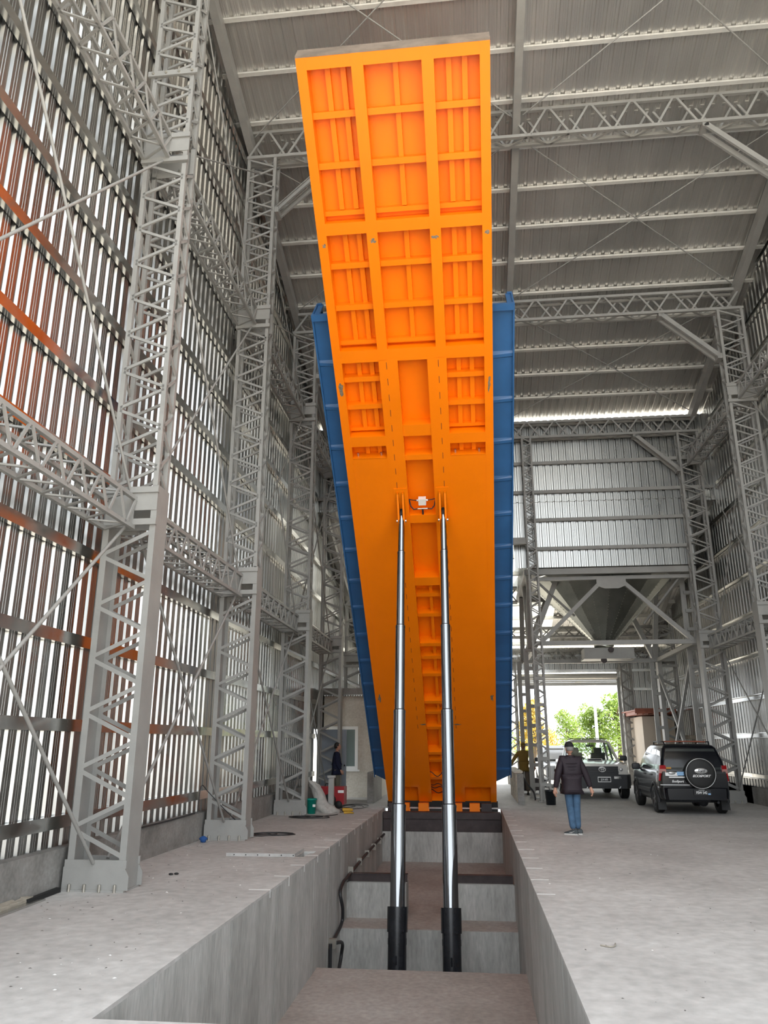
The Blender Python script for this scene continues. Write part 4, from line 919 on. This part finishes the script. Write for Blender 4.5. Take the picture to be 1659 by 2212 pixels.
    for x in (-.5, .5): MB().tube([(x-.02, 2.53, .40), (x+.03, 2.535, .34)], .016, 6).build('tow_hook', 'silver', p)
    MB().tube([(-.6, -.7, 1.835), (-.6, .0, 1.85)], .015, 6).build('roof_rack_bar', 'plastic', p); MB().tube([(.6, -.7, 1.835), (.6, .0, 1.85)], .015, 6).build('roof_rack_bar', 'plastic', p); MB().tube([(-.6, -.02, 1.85), (.6, -.02, 1.85)], .015, 6).build('roof_rack_bar', 'plastic', p)
    return p
pk = make_pickup(); pk.rotation_euler = (0, 0, R(181)); pk.location = (3.98, 28.75, 0)

def make_hatch():
    p = E('parked_car', (0, 0, 0), 'pale car parked behind the white pickup in the doorway light', 'car')
    AX = (-1.25, 1.25); RW = .31
    hw = lambda y: .84*(1-.12*max(0, (-y-1.5)/.5)**2-.16*max(0, (y-1.4)/.7)**2); belt = lambda y: .96 if y < .8 else .96-.14*((y-.8)/1.3)**1.4
    loft_body(steps(-2.0, 2.08, .08), hw, belt, lambda y: .3, AX, RW).build('body', 'carpale', p)
    rings = [(.95, .78, -1.9, 1.05), (1.25, .73, -1.75, .62), (1.5, .64, -1.55, .2), (1.60, .5, -1.4, .0)]
    loft_cabin(rings).build('cabin', 'carpale', p)
    end_pane(rings, True, [(-.9, 1.0), (.9, 1.0), (.86, 1.50), (-.86, 1.50)]).build('windscreen', 'glass', p)
    for sx in (-1, 1):
        for uv in ([(.08, 1.0), (.48, 1.0), (.52, 1.48), (.12, 1.46)], [(.51, 1.0), (.88, 1.0), (.92, 1.46), (.55, 1.48)]): side_pane(rings, sx, uv).build('side_window', 'glass', p)
        for y in AX: wheel(p, sx*.75, y, RW, .2, sx)
        mirror_(p, sx*.8, .7, 1.05, sx, 'plastic')
        MB().ell((sx*.62, 2.0, .72), (.15, .06, .09), 10, 7).build('headlight', 'clearlamp', p)
    MB().box(-.4, .4, 2.02, 2.08, .62, .72).build('grille', 'plastic', p)
    return p
ht = make_hatch(); ht.rotation_euler = (0, 0, R(180)); ht.location = (3.55, 34.9, 0)
# ------------------------------------------------------------------ people
M['skin'] = mat('skin', (.50, .27, .19), .55); M['skindark'] = mat('tanned_skin', (.26, .13, .085), .55)
M['hair'] = mat('dark_hair', (.012, .010, .009), .6); M['greyhair'] = mat('grey_hair', (.22, .21, .20), .7)
M['jacket'] = mat('aubergine_quilted_nylon', (.020, .012, .018), .72, bump=.15, bs=60); M['jeans'] = mat('blue_denim', (.055, .115, .20), .85, 0, .25, 9)
M['navy'] = mat('navy_wool', (.008, .011, .035), .9); M['khaki'] = mat('khaki_cotton', (.13, .115, .085), .85, 0, .12, 6)
M['mustard'] = mat('mustard_fleece', (.20, .125, .025), .9); M['greytrouser'] = mat('grey_brown_cotton', (.13, .105, .085), .85)
M['shoe'] = mat('dark_grey_mesh_shoe', (.05, .06, .065), .7); M['sole'] = mat('pale_rubber_sole', (.55, .53, .5), .6); M['capblack'] = mat('black_cap', (.012, .012, .014), .8)
M['boot'] = mat('black_boot', (.012, .011, .010), .5); M['eyewhite'] = mat('eye_white', (.7, .68, .65), .3)
def skin(nodes, edges, root=0, sub=2):
    """skin-modifier surface grown on a skeleton; nodes = [(co, rx, ry)]"""
    me = bpy.data.meshes.new('skeleton'); me.from_pydata([n[0] for n in nodes], edges, []); o = bpy.data.objects.new('skeleton_tmp', me); COL.objects.link(o)
    o.modifiers.new('s', 'SKIN'); md = o.modifiers.new('d', 'SUBSURF'); md.levels = sub; md.render_levels = sub
    sv = me.skin_vertices[0].data
    for i, n in enumerate(nodes): sv[i].radius = (n[1], n[2]); sv[i].use_root = (i == root)
    dg = bpy.context.evaluated_depsgraph_get(); r = bpy.data.meshes.new_from_object(o.evaluated_get(dg)); bpy.data.objects.remove(o); bpy.data.meshes.remove(me)
    vs = [tuple(v.co) for v in r.vertices]; fs = [tuple(p.vertices) for p in r.polygons]; bpy.data.meshes.remove(r); return vs, fs
def hand(b, wr, direc, palmn, s):
    """palm and five bent fingers in direction direc; palmn = palm normal; s = thumb side sign"""
    d = V(direc).normalized(); n = V(palmn); n = (n-d*n.dot(d)).normalized(); x = d.cross(n)*s; w = V(wr)
    b.tube([w-d*.02, w+d*.03, w+d*.07, w+d*.095], [.026, .034, .038, .030], 10)
    for k, (L, o) in enumerate(((.068, .030), (.078, .011), (.072, -.010), (.056, -.029))):
        p0 = w+d*.075+x*o; p1 = p0+d*L*.5+n*.006; p2 = p1+d*L*.3+n*.018; p3 = p2+d*L*.12+n*.018; b.tube([p0, p1, p2, p3], [.0105, .0098, .009, .006], 7)
    p0 = w+d*.02+x*.028; p1 = p0+d*.03+x*.024+n*.008; p2 = p1+d*.03+x*.006+n*.012; b.tube([p0, p1, p2], [.013, .011, .008], 7)
def person(label, J, top, trouser, skinm, cap=None, hair='hair', shoe='shoe', sole='sole', headyaw=0, headpitch=0, hem=.0, quilt=False, bulk=1.0, loc=(0, 0, 0), yaw=0, collar=False):
    p = E('person', (0, 0, 0), label, 'person')
    d = dict(pelvis=(0, 0, .93), belly=(0, 0, 1.07), chest=(0, .0, 1.27), neck=(0, -.01, 1.43), nape=(0, .0, 1.50),
             sl=(-.175, 0, 1.385), el=(-.25, -.04, 1.12), wl=(-.27, .04, .89), sr=(.175, 0, 1.385), er=(.25, -.04, 1.12), wr=(.27, .04, .89),
             hl=(-.085, 0, .88), kl=(-.10, .02, .48), al=(-.10, -.02, .09), hr=(.085, 0, .88), kr=(.10, .02, .48), ar=(.10, -.02, .09)); d.update(J)
    N = [('pelvis', .13, .10), ('belly', .12, .095), ('chest', .135, .10), ('neck', .06, .06), ('nape', .052, .055), ('sl', .058, .058), ('el', .042, .042), ('wl', .027, .027), ('sr', .058, .058), ('er', .042, .042), ('wr', .027, .027), ('hl', .085, .085), ('kl', .055, .055), ('al', .036, .036), ('hr', .085, .085), ('kr', .055, .055), ('ar', .036, .036)]
    ix = {n[0]: i for i, n in enumerate(N)}
    ED = [('pelvis', 'belly'), ('belly', 'chest'), ('chest', 'neck'), ('neck', 'nape'), ('chest', 'sl'), ('sl', 'el'), ('el', 'wl'), ('chest', 'sr'), ('sr', 'er'), ('er', 'wr'), ('pelvis', 'hl'), ('hl', 'kl'), ('kl', 'al'), ('pelvis', 'hr'), ('hr', 'kr'), ('kr', 'ar')]
    vs, fs = skin([(d[n], rx, ry) for n, rx, ry in N], [(ix[a], ix[b]) for a, b in ED])
    b = MB(); b.add(vs, fs, True)
    # head with brow, nose, chin, ears
    hm = Matrix.Translation(V(d['nape'])+V((0, .02, .10))) @ Matrix.Rotation(R(headyaw), 4, 'Z') @ Matrix.Rotation(R(headpitch), 4, 'X')
    def hf(q):
        q = V(q)
        if q.z < -.02: q.x *= 1-.28*min(1, (-q.z-.02)/.09); 
        if q.y > .04 and abs(q.x) < .022 and -.035 < q.z < .02: q.y += .022*(1-abs(q.x)/.022)*(.5 if q.z > 0 else 1)
        if q.y > .05 and -.085 < q.z < -.06: q.y += .008
        return q
    def H(mb2):
        mb2.v = [tuple(hm @ V(v)) for v in mb2.v]; return mb2
    hd = MB(); hd.ell((0, 0, 0), (.076, .095, .118), 22, 16, hf)
    for sx in (-1, 1): hd.ell((sx*.076, -.005, -.005), (.012, .02, .03), 8, 6); hd.ell((sx*.03, .082, .012), (.016, .012, .009), 8, 6)
    hd.tube([(-.022, .083, -.052), (0, .094, -.050), (.022, .083, -.052)], [.004, .007, .004], 6)
    H(hd); b.add(hd.v, hd.f, True)
    # hands
    for s, w, e in ((-1, 'wl', 'el'), (1, 'wr', 'er')):
        dr_ = V(d[w])-V(d[e]); hand(b, d[w], dr_, (-s, .35, 0), 1)
    b.build('body', skinm, p)
    for sx in (-1, 1):
        H(MB().ell((sx*.03, .090, .012), (.012, .007, .0065), 8, 6)).build('eye', 'eyewhite', p); H(MB().ell((sx*.03, .0955, .012), (.0055, .003, .0055), 8, 6)).build('pupil', 'hair', p)
        H(MB().tube([(sx*.014, .094, .030), (sx*.03, .096, .034), (sx*.048, .085, .030)], .005, 6)).build('eyebrow', hair, p)
    hr = MB(); hr.ell((0, -.008, .012), (.083, .100, .122), 20, 12, lambda q: V((q.x, q.y if q.y < .05 or q.z > .055 else .05, max(q.z, -.055 if q.y < 0 else (.05 if q.y > .03 else -.01)))))
    H(hr).build('hair', hair, p)
    if cap:
        cp = MB(); cp.ell((0, -.004, .035), (.090, .108, .105), 20, 10, lambda q: V((q.x, q.y, max(q.z, .0)))); cp.prism([(-.075, .075), (.075, .075), (.065, .15), (.03, .175), (-.03, .175), (-.065, .15)], 'z', .034, .042); H(cp).build('cap', cap, p)
    # clothes follow the same skeleton a little further out
    g = .018
    TN = [('pelvis', .165, .135), ('belly', .15, .122), ('chest', .165, .125), ('neck', .072, .072), ('sl', .082, .08), ('el', .064, .064), ('wl', .046, .046), ('sr', .082, .08), ('er', .064, .064), ('wr', .046, .046)]
    TN = [(n, rx*(bulk if n in ('pelvis', 'belly', 'chest') else 1+(bulk-1)*.5), ry*(bulk if n in ('pelvis', 'belly', 'chest') else 1+(bulk-1)*.5)) for n, rx, ry in TN]
    d['hem'] = V(d['pelvis'])+V((0, 0, -.08-hem)); TN.append(('hem', .165*bulk, .14*bulk))
    tix = {n[0]: i for i, n in enumerate(TN)}; co = {n[0]: V(d[n[0]]) for n in TN}; co['neck'] = co['neck']+V((0, 0, .0 if collar else -.02))
    for a, bb in (('wl', 'el'), ('wr', 'er')): co[a] = co[a]+(co[bb]-co[a])*.06
    vs, fs = skin([(co[n], rx, ry) for n, rx, ry in TN], [(tix[a], tix[c]) for a, c in ED+[('pelvis', 'hem')] if a in tix and c in tix])
    if quilt:
        vs = [(v[0]*(1+.0), v[1], v[2]) for v in vs]
    tb = MB(); tb.add(vs, fs, True)
    to = tb.build('jacket' if quilt or collar else 'sweater', top, p)
    if quilt:
        for z in (.84, .90, .96, 1.02, 1.08, 1.14, 1.20, 1.26, 1.32):
            q = MB().lathe((d['chest'][0], d['chest'][1]*((z-.9)/.4), z), (0, 0, 1), [(.9, -.008), (1.0, 0), (.9, .008)], 24); q.v = [((v[0]-d['chest'][0])*.150*bulk+d['chest'][0]*((z-.9)/.4), (v[1])*.122*bulk, v[2]) for v in q.v]
            o = q.build('quilt_seam', top); o.parent = to
    if collar or quilt:
        nk = V(d['neck']); MB().lathe(nk-V((0, 0, .03)), (0, 0, 1), [(.088, -.03), (.078, .05), (.070, .075), (.062, .06), (.066, .0)], 18).build('collar', top, p)
    PNn = [('pelvis', .112, .095), ('hl', .092, .092), ('kl', .074, .076), ('al', .066, .068), ('hr', .092, .092), ('kr', .074, .076), ('ar', .066, .068)]
    pix = {n[0]: i for i, n in enumerate(PNn)}
    vs, fs = skin([(d[n], rx, ry) for n, rx, ry in PNn], [(pix[a], pix[c]) for a, c in ED if a in pix and c in pix])
    tr = MB(); tr.add(vs, fs, True); tr.build('trousers', trouser, p)
    for a in ('al', 'ar'):
        x, y, z = d[a]; fd = J.get('foot_'+a, 0); fm = Matrix.Translation((x, y, 0)) @ Matrix.Rotation(R(fd), 4, 'Z')
        s = MB(); secs = [(-.085, .034, .085), (-.05, .040, .115), (.0, .042, .11), (.06, .044, .085), (.12, .046, .065), (.165, .038, .05), (.19, .018, .035)]
        vs = []; fs = []; n = 10
        for yy, w, h in secs:
            for k in range(n):
                t = math.pi*k/(n-1); vs.append((math.cos(t)*w, yy, .022+math.sin(t)*(h-.022)))
        for i in range(len(secs)-1):
            for k in range(n-1): fs.append((i*n+k, i*n+k+1, (i+1)*n+k+1, (i+1)*n+k))
        s.add(vs, fs, True); s.add(vs[:n], [tuple(range(n))]); s.v = [tuple(fm @ V(v)) for v in s.v]; so_ = s.build('shoe', shoe, p)
        q = MB(); q.prism([(-.036, -.09), (.036, -.09), (.044, .0), (.050, .10), (.040, .175), (.0, .205), (-.040, .175), (-.050, .10), (-.044, .0)], 'z', 0, .026); q.v = [tuple(fm @ V(v)) for v in q.v]; o = q.build('sole', sole); o.parent = so_
        if shoe == 'shoe':
            for sx in (-1, 1):
                q = MB(); q.add([(sx*.047, .085, .045), (sx*.050, .03, .040), (sx*.0475, -.045, .078), (sx*.0495, .02, .052)], [(0, 1, 2, 3)]); q.v = [tuple(fm @ V(v)) for v in q.v]; o = q.build('shoe_stripe', 'whitepaint', fix=False); o.parent = so_
    p.location = loc; p.rotation_euler = (0, 0, R(yaw)); return p
person('man seen from behind in a dark quilted jacket, jeans and black cap', dict(el=(-.27, -.02, 1.10), wl=(-.32, .03, .84), er=(.29, -.02, 1.10), wr=(.37, -.02, .85), kl=(-.05, .03, .48), al=(-.03, -.03, .09), kr=(.07, .0, .48), ar=(.075, .03, .09), foot_al=58, foot_ar=62),
       'jacket', 'jeans', 'skin', 'capblack', 'greyhair', headyaw=12, quilt=True, hem=.05, bulk=1.22, loc=(1.90, 16.42, 0), yaw=8)
person('man in a navy sweater and khaki trousers looking up beside the grey door', dict(el=(-.23, -.06, 1.12), wl=(-.22, .03, .89), er=(.23, -.02, 1.12), wr=(.22, .10, .90)),
       'navy', 'khaki', 'skin', None, 'hair', 'boot', 'boot', headpitch=14, bulk=1.08, hem=.02, loc=(-4.22, 24.75, 0), yaw=-72)
person('man in a mustard jacket and cap leaning on the row of concrete posts', dict(er=(.34, .06, 1.16), wr=(.46, .10, .95), sr=(.18, .0, 1.37), el=(-.31, -.02, 1.15), wl=(-.36, .06, .93)),
       'mustard', 'greytrouser', 'skindark', 'mustard', 'hair', 'boot', 'boot', headpitch=-8, bulk=1.1, hem=.02, collar=True, loc=(1.72, 28.6, 0), yaw=176)
# ------------------------------------------------------------------ outside: trees, lamp pole
M['leaf'] = mat('sunlit_leaf', (.20, .29, .05), .6, 0, .35, .6); M['leafy'] = mat('yellowing_leaf', (.40, .29, .05), .6, 0, .3, .6)
for k_ in ('leaf', 'leafy'): M[k_].node_tree.nodes['Principled BSDF'].inputs['Transmission Weight'].default_value = .0
def leafglow(m):      # thin leaves let light through
    nt = m.node_tree; b = nt.nodes['Principled BSDF']; o = [n for n in nt.nodes if n.type == 'OUTPUT_MATERIAL'][0]
    t = nt.nodes.new('ShaderNodeBsdfTranslucent'); x = nt.nodes.new('ShaderNodeMixShader'); x.inputs[0].default_value = .5
    nt.links.new(b.inputs['Base Color'].links[0].from_socket, t.inputs[0]); nt.links.new(b.outputs[0], x.inputs[1]); nt.links.new(t.outputs[0], x.inputs[2]); nt.links.new(x.outputs[0], o.inputs[0])
leafglow(M['leaf']); leafglow(M['leafy']); M['bark'] = mat('bark', (.10, .075, .05), .9)
def tree(x, y, h, w, label, m='leaf', n=2600, seed=1):
    rnd = random.Random(seed); t = E('tree', (x, y, 0), label, 'tree', 'trees beyond the far doorway')
    tr = MB(); tr.tube([(x, y, -.02), (x+.1, y, h*.35), (x-.05, y+.1, h*.7)], [h*.035, h*.025, h*.01], 8)
    for k in range(6):
        a = rnd.uniform(0, 6.3); z = h*rnd.uniform(.25, .6); tr.tube([(x, y, z), (x+math.cos(a)*w*.3, y+math.sin(a)*w*.3, z+h*.15)], [h*.014, h*.004], 6)
    tr.build('trunk', 'bark', t)
    blobs = [(rnd.uniform(-.34, .34)*w, rnd.uniform(-.34, .34)*w, h*(.22+.68*(k+.5)/16+rnd.uniform(-.04, .04)), w*rnd.uniform(.2, .30)*(1.15-.65*(k/16))) for k in range(16)]
    f = MB()
    for i in range(n):
        bx, by, bz, br = blobs[i % 16]; d = V((rnd.gauss(0, 1), rnd.gauss(0, 1), rnd.gauss(0, 1))).normalized()*br*rnd.uniform(.55, 1.05)
        p = V((x+bx*(1.2-bz/h), y+by*(1.2-bz/h), bz))+d; s = rnd.uniform(.09, .20)*h/6; u = V((rnd.gauss(0, 1), rnd.gauss(0, 1), rnd.gauss(0, 1))).normalized(); v = u.orthogonal().normalized()
        f.add([p-u*s, p+v*s*.5, p+u*s, p-v*s*.5], [(0, 1, 2, 3)])
    tag(f.build('foliage', m, t, fix=False), kind='stuff')
TS = [(8.2, 72, 4.6, 4.2), (10.6, 74, 5.4, 4.6), (12.8, 73, 6.6, 5.0), (15.3, 75, 7.4, 5.4), (18.5, 76, 7.0, 5.5), (5.4, 74, 4.2, 3.8), (2.6, 78, 4.4, 4.2)]
tl = ['round green tree just left of the pale lamp pole', 'green tree right behind the pale lamp pole', 'taller green tree above the white pickup roof', 'tallest green tree at the right of the far doorway', 'green tree hidden by the right doorway post', 'low green tree seen behind the slender lattice column', 'small green tree seen low between the ladder leg battens']
for i, (x, y, h, w) in enumerate(TS): tree(x, y, h, w, tl[i], 'leaf', 2600, i+3)
tree(4.3, 58, 5.0, 3.2, 'yellowing tree at the left of the far doorway', 'leafy', 2200, 40)
lp = E('lamp_pole', (9.9, 66, 0), 'pale lamp pole standing among the trees beyond the doorway', 'pole')
MB().tube([(9.9, 66, 0), (9.9, 66, 6.2)], [.14, .10], 10).build('pole', 'white', lp); MB().tube([(9.9, 66, 6.1), (9.6, 65.9, 6.4), (8.9, 65.7, 6.5)], .05, 8).build('lamp_arm', 'white', lp); MB().ell((8.7, 65.65, 6.48), (.3, .14, .08)).build('lamp_head', 'white', lp)

# ------------------------------------------------------------------ small things on the floor
M['teal'] = mat('teal_plastic', (.0, .26, .20), .4); M['sack'] = mat('white_woven_sack', (.42, .40, .37), .8, 0, .15, 12, bump=.4, bs=30); M['redbox'] = mat('red_enamel', (.32, .012, .018), .35); M['drillyellow'] = mat('yellow_plastic', (.55, .30, .02), .45)
M['bucket'] = mat('black_bucket_plastic', (.012, .016, .020), .4); M['wood'] = mat('weathered_wood', (.30, .27, .22), .85, 0, .25, 8, stretch=(6, 1, 6)); M['bluerag'] = mat('blue_rag', (.02, .08, .26), .85)
def pail(name, x, y, r0, r1, h, m, label, lid='cable'):
    p = E(name, (x, y, 0), label, 'bucket')
    MB().lathe((x, y, 0), (0, 0, 1), [(0, 0), (r0, 0), (r1, h), (r1+.012, h), (r1+.012, h-.03), (r1+.004, h-.035)], 24).build('pail', m, p)
    MB().lathe((x, y, h-.02), (0, 0, 1), [(0, .0), (r1-.006, .0), (r1+.006, .022)], 24).build('lid', lid, p)
    MB().tube([(x+math.cos(a)*(r1+.01), y+math.sin(a)*.04-.02, h-.04-abs(math.sin(a))*.13) for a in [math.pi*k/12 for k in range(13)]], .005, 6).build('handle', 'bolt', p); return p
p = pail('paint_bucket', -4.12, 20.45, .105, .13, .36, 'teal', 'tall teal bucket with a dark lid beside the third column'); MB().box(-4.06, -3.99, 20.318, 20.325, .17, .23).build('paper_label', 'white', p)
p = pail('paint_bucket', 2.17, 24.1, .135, .155, .40, 'bucket', 'black bucket standing at the foot of the slender column', 'bucket')
# sack
sk = MB(); secs = [(0, .30, .17, .10, 0), (.06, .33, .2, .08, 0), (.14, .27, .18, .0, 0), (.25, .19, .15, -.06, .02), (.40, .16, .13, -.10, .03), (.55, .13, .11, -.16, .04), (.66, .12, .10, -.24, .04), (.74, .09, .08, -.32, .03), (.78, .03, .03, -.34, .02)]
vs = []; fs = []; n = 26; rnd = random.Random(5)
for i, (z, rx, ry, ox, oy) in enumerate(secs):
    for j in range(n):
        a = 2*math.pi*j/n; k = 1+.13*math.sin(4*a+i*1.3)+.13*rnd.uniform(-1, 1); vs.append((-3.88+ox+math.cos(a)*rx*k, 20.72+oy+math.sin(a)*ry*k, z+(.02*math.sin(5*a+i) if 0 < i < 8 else 0)))
for i in range(len(secs)-1):
    for j in range(n): fs.append((i*n+j, i*n+(j+1) % n, (i+1)*n+(j+1) % n, (i+1)*n+j))
sk.add(vs, fs, True); sk.add(vs[-n:], [tuple(range(n))]); tag(sk.build('woven_sack', 'sack'), 'crumpled white woven sack slumped beside the teal bucket', 'sack')
w = E('welding_set', (-3.95, 22.3, 0), 'red welding machine case on small wheels behind the white sack', 'machine')
MB().box(-4.4, -3.55, 22.1, 22.55, .10, .56).build('case', 'redbox', w); MB().box(-3.72, -3.56, 22.085, 22.1, .40, .47).build('maker_plate', 'platewhite', w); MB().tube([(-4.12, 22.3, .56), (-4.10, 22.3, .63), (-3.92, 22.3, .63), (-3.90, 22.3, .56)], .014, 8).build('handle', 'rubber', w)
for x in (-4.25, -3.7): MB().lathe((x, 22.05, .1), (0, 1, 0), [(0, 0), (.1, 0), (.1, .05), (0, .05)], 16).build('wheel', 'rubber', w)
MB().lathe((-3.95, 22.03, .2), (0, 1, 0), [(.0, 0), (.16, 0), (.18, .03), (.18, .07), (0, .07)], 20).build('cable_reel', 'rubber', w)
po = E('steel_post', (-3.69, 20.87, 0), 'free standing grey steel post with a flat cap in front of the man in navy', 'post')
MB().box(-3.755, -3.625, 20.80, 20.94, 0, .84).build('post_shaft', 'steel', po); MB().box(-3.78, -3.60, 20.77, 20.97, .84, .90).build('post_cap', 'steel', po)
gr = E('angle_grinder', (-3.45, 20.9, 0), 'yellow angle grinder lying on the slab beside the grey post', 'tool')
MB().tube([(-3.40, 20.9, .06), (-3.24, 20.95, .06), (-3.14, 20.98, .055)], [.05, .045, .03], 10).build('motor_body', 'drillyellow', gr); MB().lathe((-3.45, 20.88, .02), (0, 0, 1), [(0, 0), (.085, 0), (.085, .015), (.03, .06), (0, .06)], 18).build('disc_guard', 'alloy', gr); MB().tube([(-3.45, 20.88, .05), (-3.42, 20.78, .08)], .015, 8).build('side_handle', 'rubber', gr)
tag(MB().tube([(-3.3, 20.55, .02), (-3.15, 20.56, .03), (-3.05, 20.52, .02)], [.03, .025, .015], 8).build('work_glove', 'drillyellow'), 'crumpled tan work glove on the slab in front of the grinder', 'glove')
def coil(cx, cy, rx, ry, turns, seed, label, lead=(), z0=.014):
    rnd = random.Random(seed); P = []
    for k in range(turns*14+1):
        a = 2*math.pi*k/14; f = .8+.3*math.sin(a*.41+seed)-.06*rnd.random(); P.append((cx+math.cos(a)*rx*f+.12*math.sin(a*.43+seed), cy+math.sin(a)*ry*f, z0+.004*(k/14)))
    return hose(list(lead)+P, .009, label, 'power_cable', 'cable', 6, 'cable', 3)
coil(-4.0, 15.75, .36, .22, 3, 2, 'black cable coiled on the slab at the foot of the second column', [(-5.0, 14.45, .5), (-4.98, 14.5, .95), (-4.88, 14.6, .85), (-4.6, 14.72, .55), (-4.35, 15.0, .25), (-4.2, 15.4, .02)])
coil(-4.05, 19.35, .45, .32, 3, 5, 'black cable coiled on the slab in front of the third column', [(-3.4, 20.2, .014), (-3.5, 19.9, .014)])
coil(-3.45, 22.6, .35, .8, 3, 9, 'tangle of black cables beside the man in navy')
hose([(-5.02, 11.6, .48), (-5.0, 12.3, .485), (-5.02, 13.2, .48), (-5.0, 14.3, .50)], .014, 'thin black cable lying along the left kerb top', 'power_cable', cat='cable')
# loose hatch lid beside the opening
h = E('hatch_lid', (-3.35, 13.2, 0), 'thin concrete hatch lid lying beside its opening near the pit edge', 'lid')
MB().box(-3.93, -2.83, 12.83, 13.55, .0, .045).build('lid_slab', 'floor', h)
for k in range(6): MB().cyl((-3.8+k*.19, 12.832, .022), (-3.8+k*.19, 12.822, .022), .009, n=6).build('edge_hole', 'dark', h)
# gutter strip and broken plank at the left edge
g_ = E('kerb_gutter', (-5.0, 8, 0), 'broken galvanised strip and mortar along the foot of the left kerb', 'gutter')
bar('metal_strip', (-4.86, 5.6, .012), (-4.9, 9.1, .012), .10, .02, 'purlin', g_)
mo = MB(); rnd = random.Random(3)
for k in range(14):
    y = 6.8+k*.16; x = -4.99+rnd.uniform(-.01, .01); mo.hexa([(x-.03, y, 0), (x+.04, y, 0), (x-.03, y+.16, 0), (x+.04, y+.16, 0), (x-.03, y, .05+rnd.random()*.03), (x+.03, y, .03+rnd.random()*.03), (x-.03, y+.16, .05+rnd.random()*.03), (x+.03, y+.16, .03+rnd.random()*.03)])
mo.build('mortar_crust', 'whitepaint' if False else 'wood', g_); bar('dark_batten', (-4.96, 8.9, .02), (-4.97, 9.6, .03), .06, .05, 'dark', g_)
rg = MB().ell((-4.86, 14.45, .05), (.07, .05, .06), 10, 7, lambda q: V((q.x*(1+.3*math.sin(9*q.z*20)), q.y, max(-.05, q.z)))).build('blue_rag', 'bluerag'); tag(rg, 'small blue rag against the foot of the second column', 'rag')
gl = MB().ell((-4.1, 10.95, .014), (.035, .022, .014), 10, 6); gl.ell((-4.04, 10.99, .014), (.035, .02, .014), 10, 6); tag(gl.build('dark_glove', 'rubber'), 'small dark crumpled glove on the slab beside the nearest column', 'glove')
tw = hose([(1.05, 7.72, .006), (1.12, 7.66, .01), (1.17, 7.70, .008), (1.19, 7.80, .006)], .006, 'short bent twig lying on the right slab near the pit edge', 'twig', 'wood', 6, 'twig')
# valve wheel, pump skid and pipe by the far posts
vs_ = E('valve_stand', (1.95, 29.2, 0), 'hand wheel valve on a dark skid behind the row of concrete posts', 'valve')
MB().box(1.45, 2.35, 28.95, 29.6, .12, .52).build('skid_tank', 'rust', vs_); MB().tube([(1.92, 29.1, .5), (1.92, 29.1, .80)], .02, 8).build('valve_stem', 'rust', vs_)
hwl = MB().tube([(1.92+math.cos(2*math.pi*k/24)*.14, 29.05, .86+math.sin(2*math.pi*k/24)*.14) for k in range(24)], .014, 6, closed=True)
for k in range(4): a = math.pi*k/4+.3; hwl.tube([(1.92-math.cos(a)*.14, 29.05, .86-math.sin(a)*.14), (1.92+math.cos(a)*.14, 29.05, .86+math.sin(a)*.14)], .009, 6)
hwl.build('hand_wheel', 'rust', vs_)
for x in (1.5, 2.3): MB().box(x-.04, x+.04, 29.0, 29.5, 0, .12).build('skid_foot', 'rust', vs_)
hose([(1.40, 26.4, .90), (1.50, 26.2, .72), (1.66, 25.9, .45), (1.80, 25.7, .26), (1.84, 25.65, .10), (1.84, 25.65, .02)], .028, 'black pipe slanting from the guide posts down to the floor', 'drain_pipe', 'cable', cat='pipe')
sw = E('switch_box', (1.42, 35.3, 1.5), 'small cream switch box with two dark slots on the far left doorway post', 'switch')
MB().box(1.34, 1.62, 35.3, 35.36, 1.52, 1.78).build('box', 'offwhite', sw)
for x in (1.41, 1.51): MB().box(x, x+.045, 35.29, 35.3, 1.57, 1.73).build('slot', 'dark', sw)
# small red oxide mezzanine and cream room at the far right
mz = E('mezzanine', (7.3, 33.5, 0), 'cream painted room with a red oxide mezzanine floor at the far right', 'building')
MB().box(6.85, 8.1, 33.4, 35.9, 0, 2.75).build('room_wall', 'cream', mz)
for k in range(7): bar('joist', (6.6+k*.22, 33.0, 2.88), (6.6+k*.22, 35.9, 2.88), .05, .14, 'redsteel', mz)
MB().box(6.5, 8.1, 32.9, 35.9, 2.95, 3.0).build('deck', 'redsteel', mz); bar('edge_beam', (6.5, 32.95, 2.95), (8.1, 32.95, 2.95), .06, .2, 'redsteel', mz)
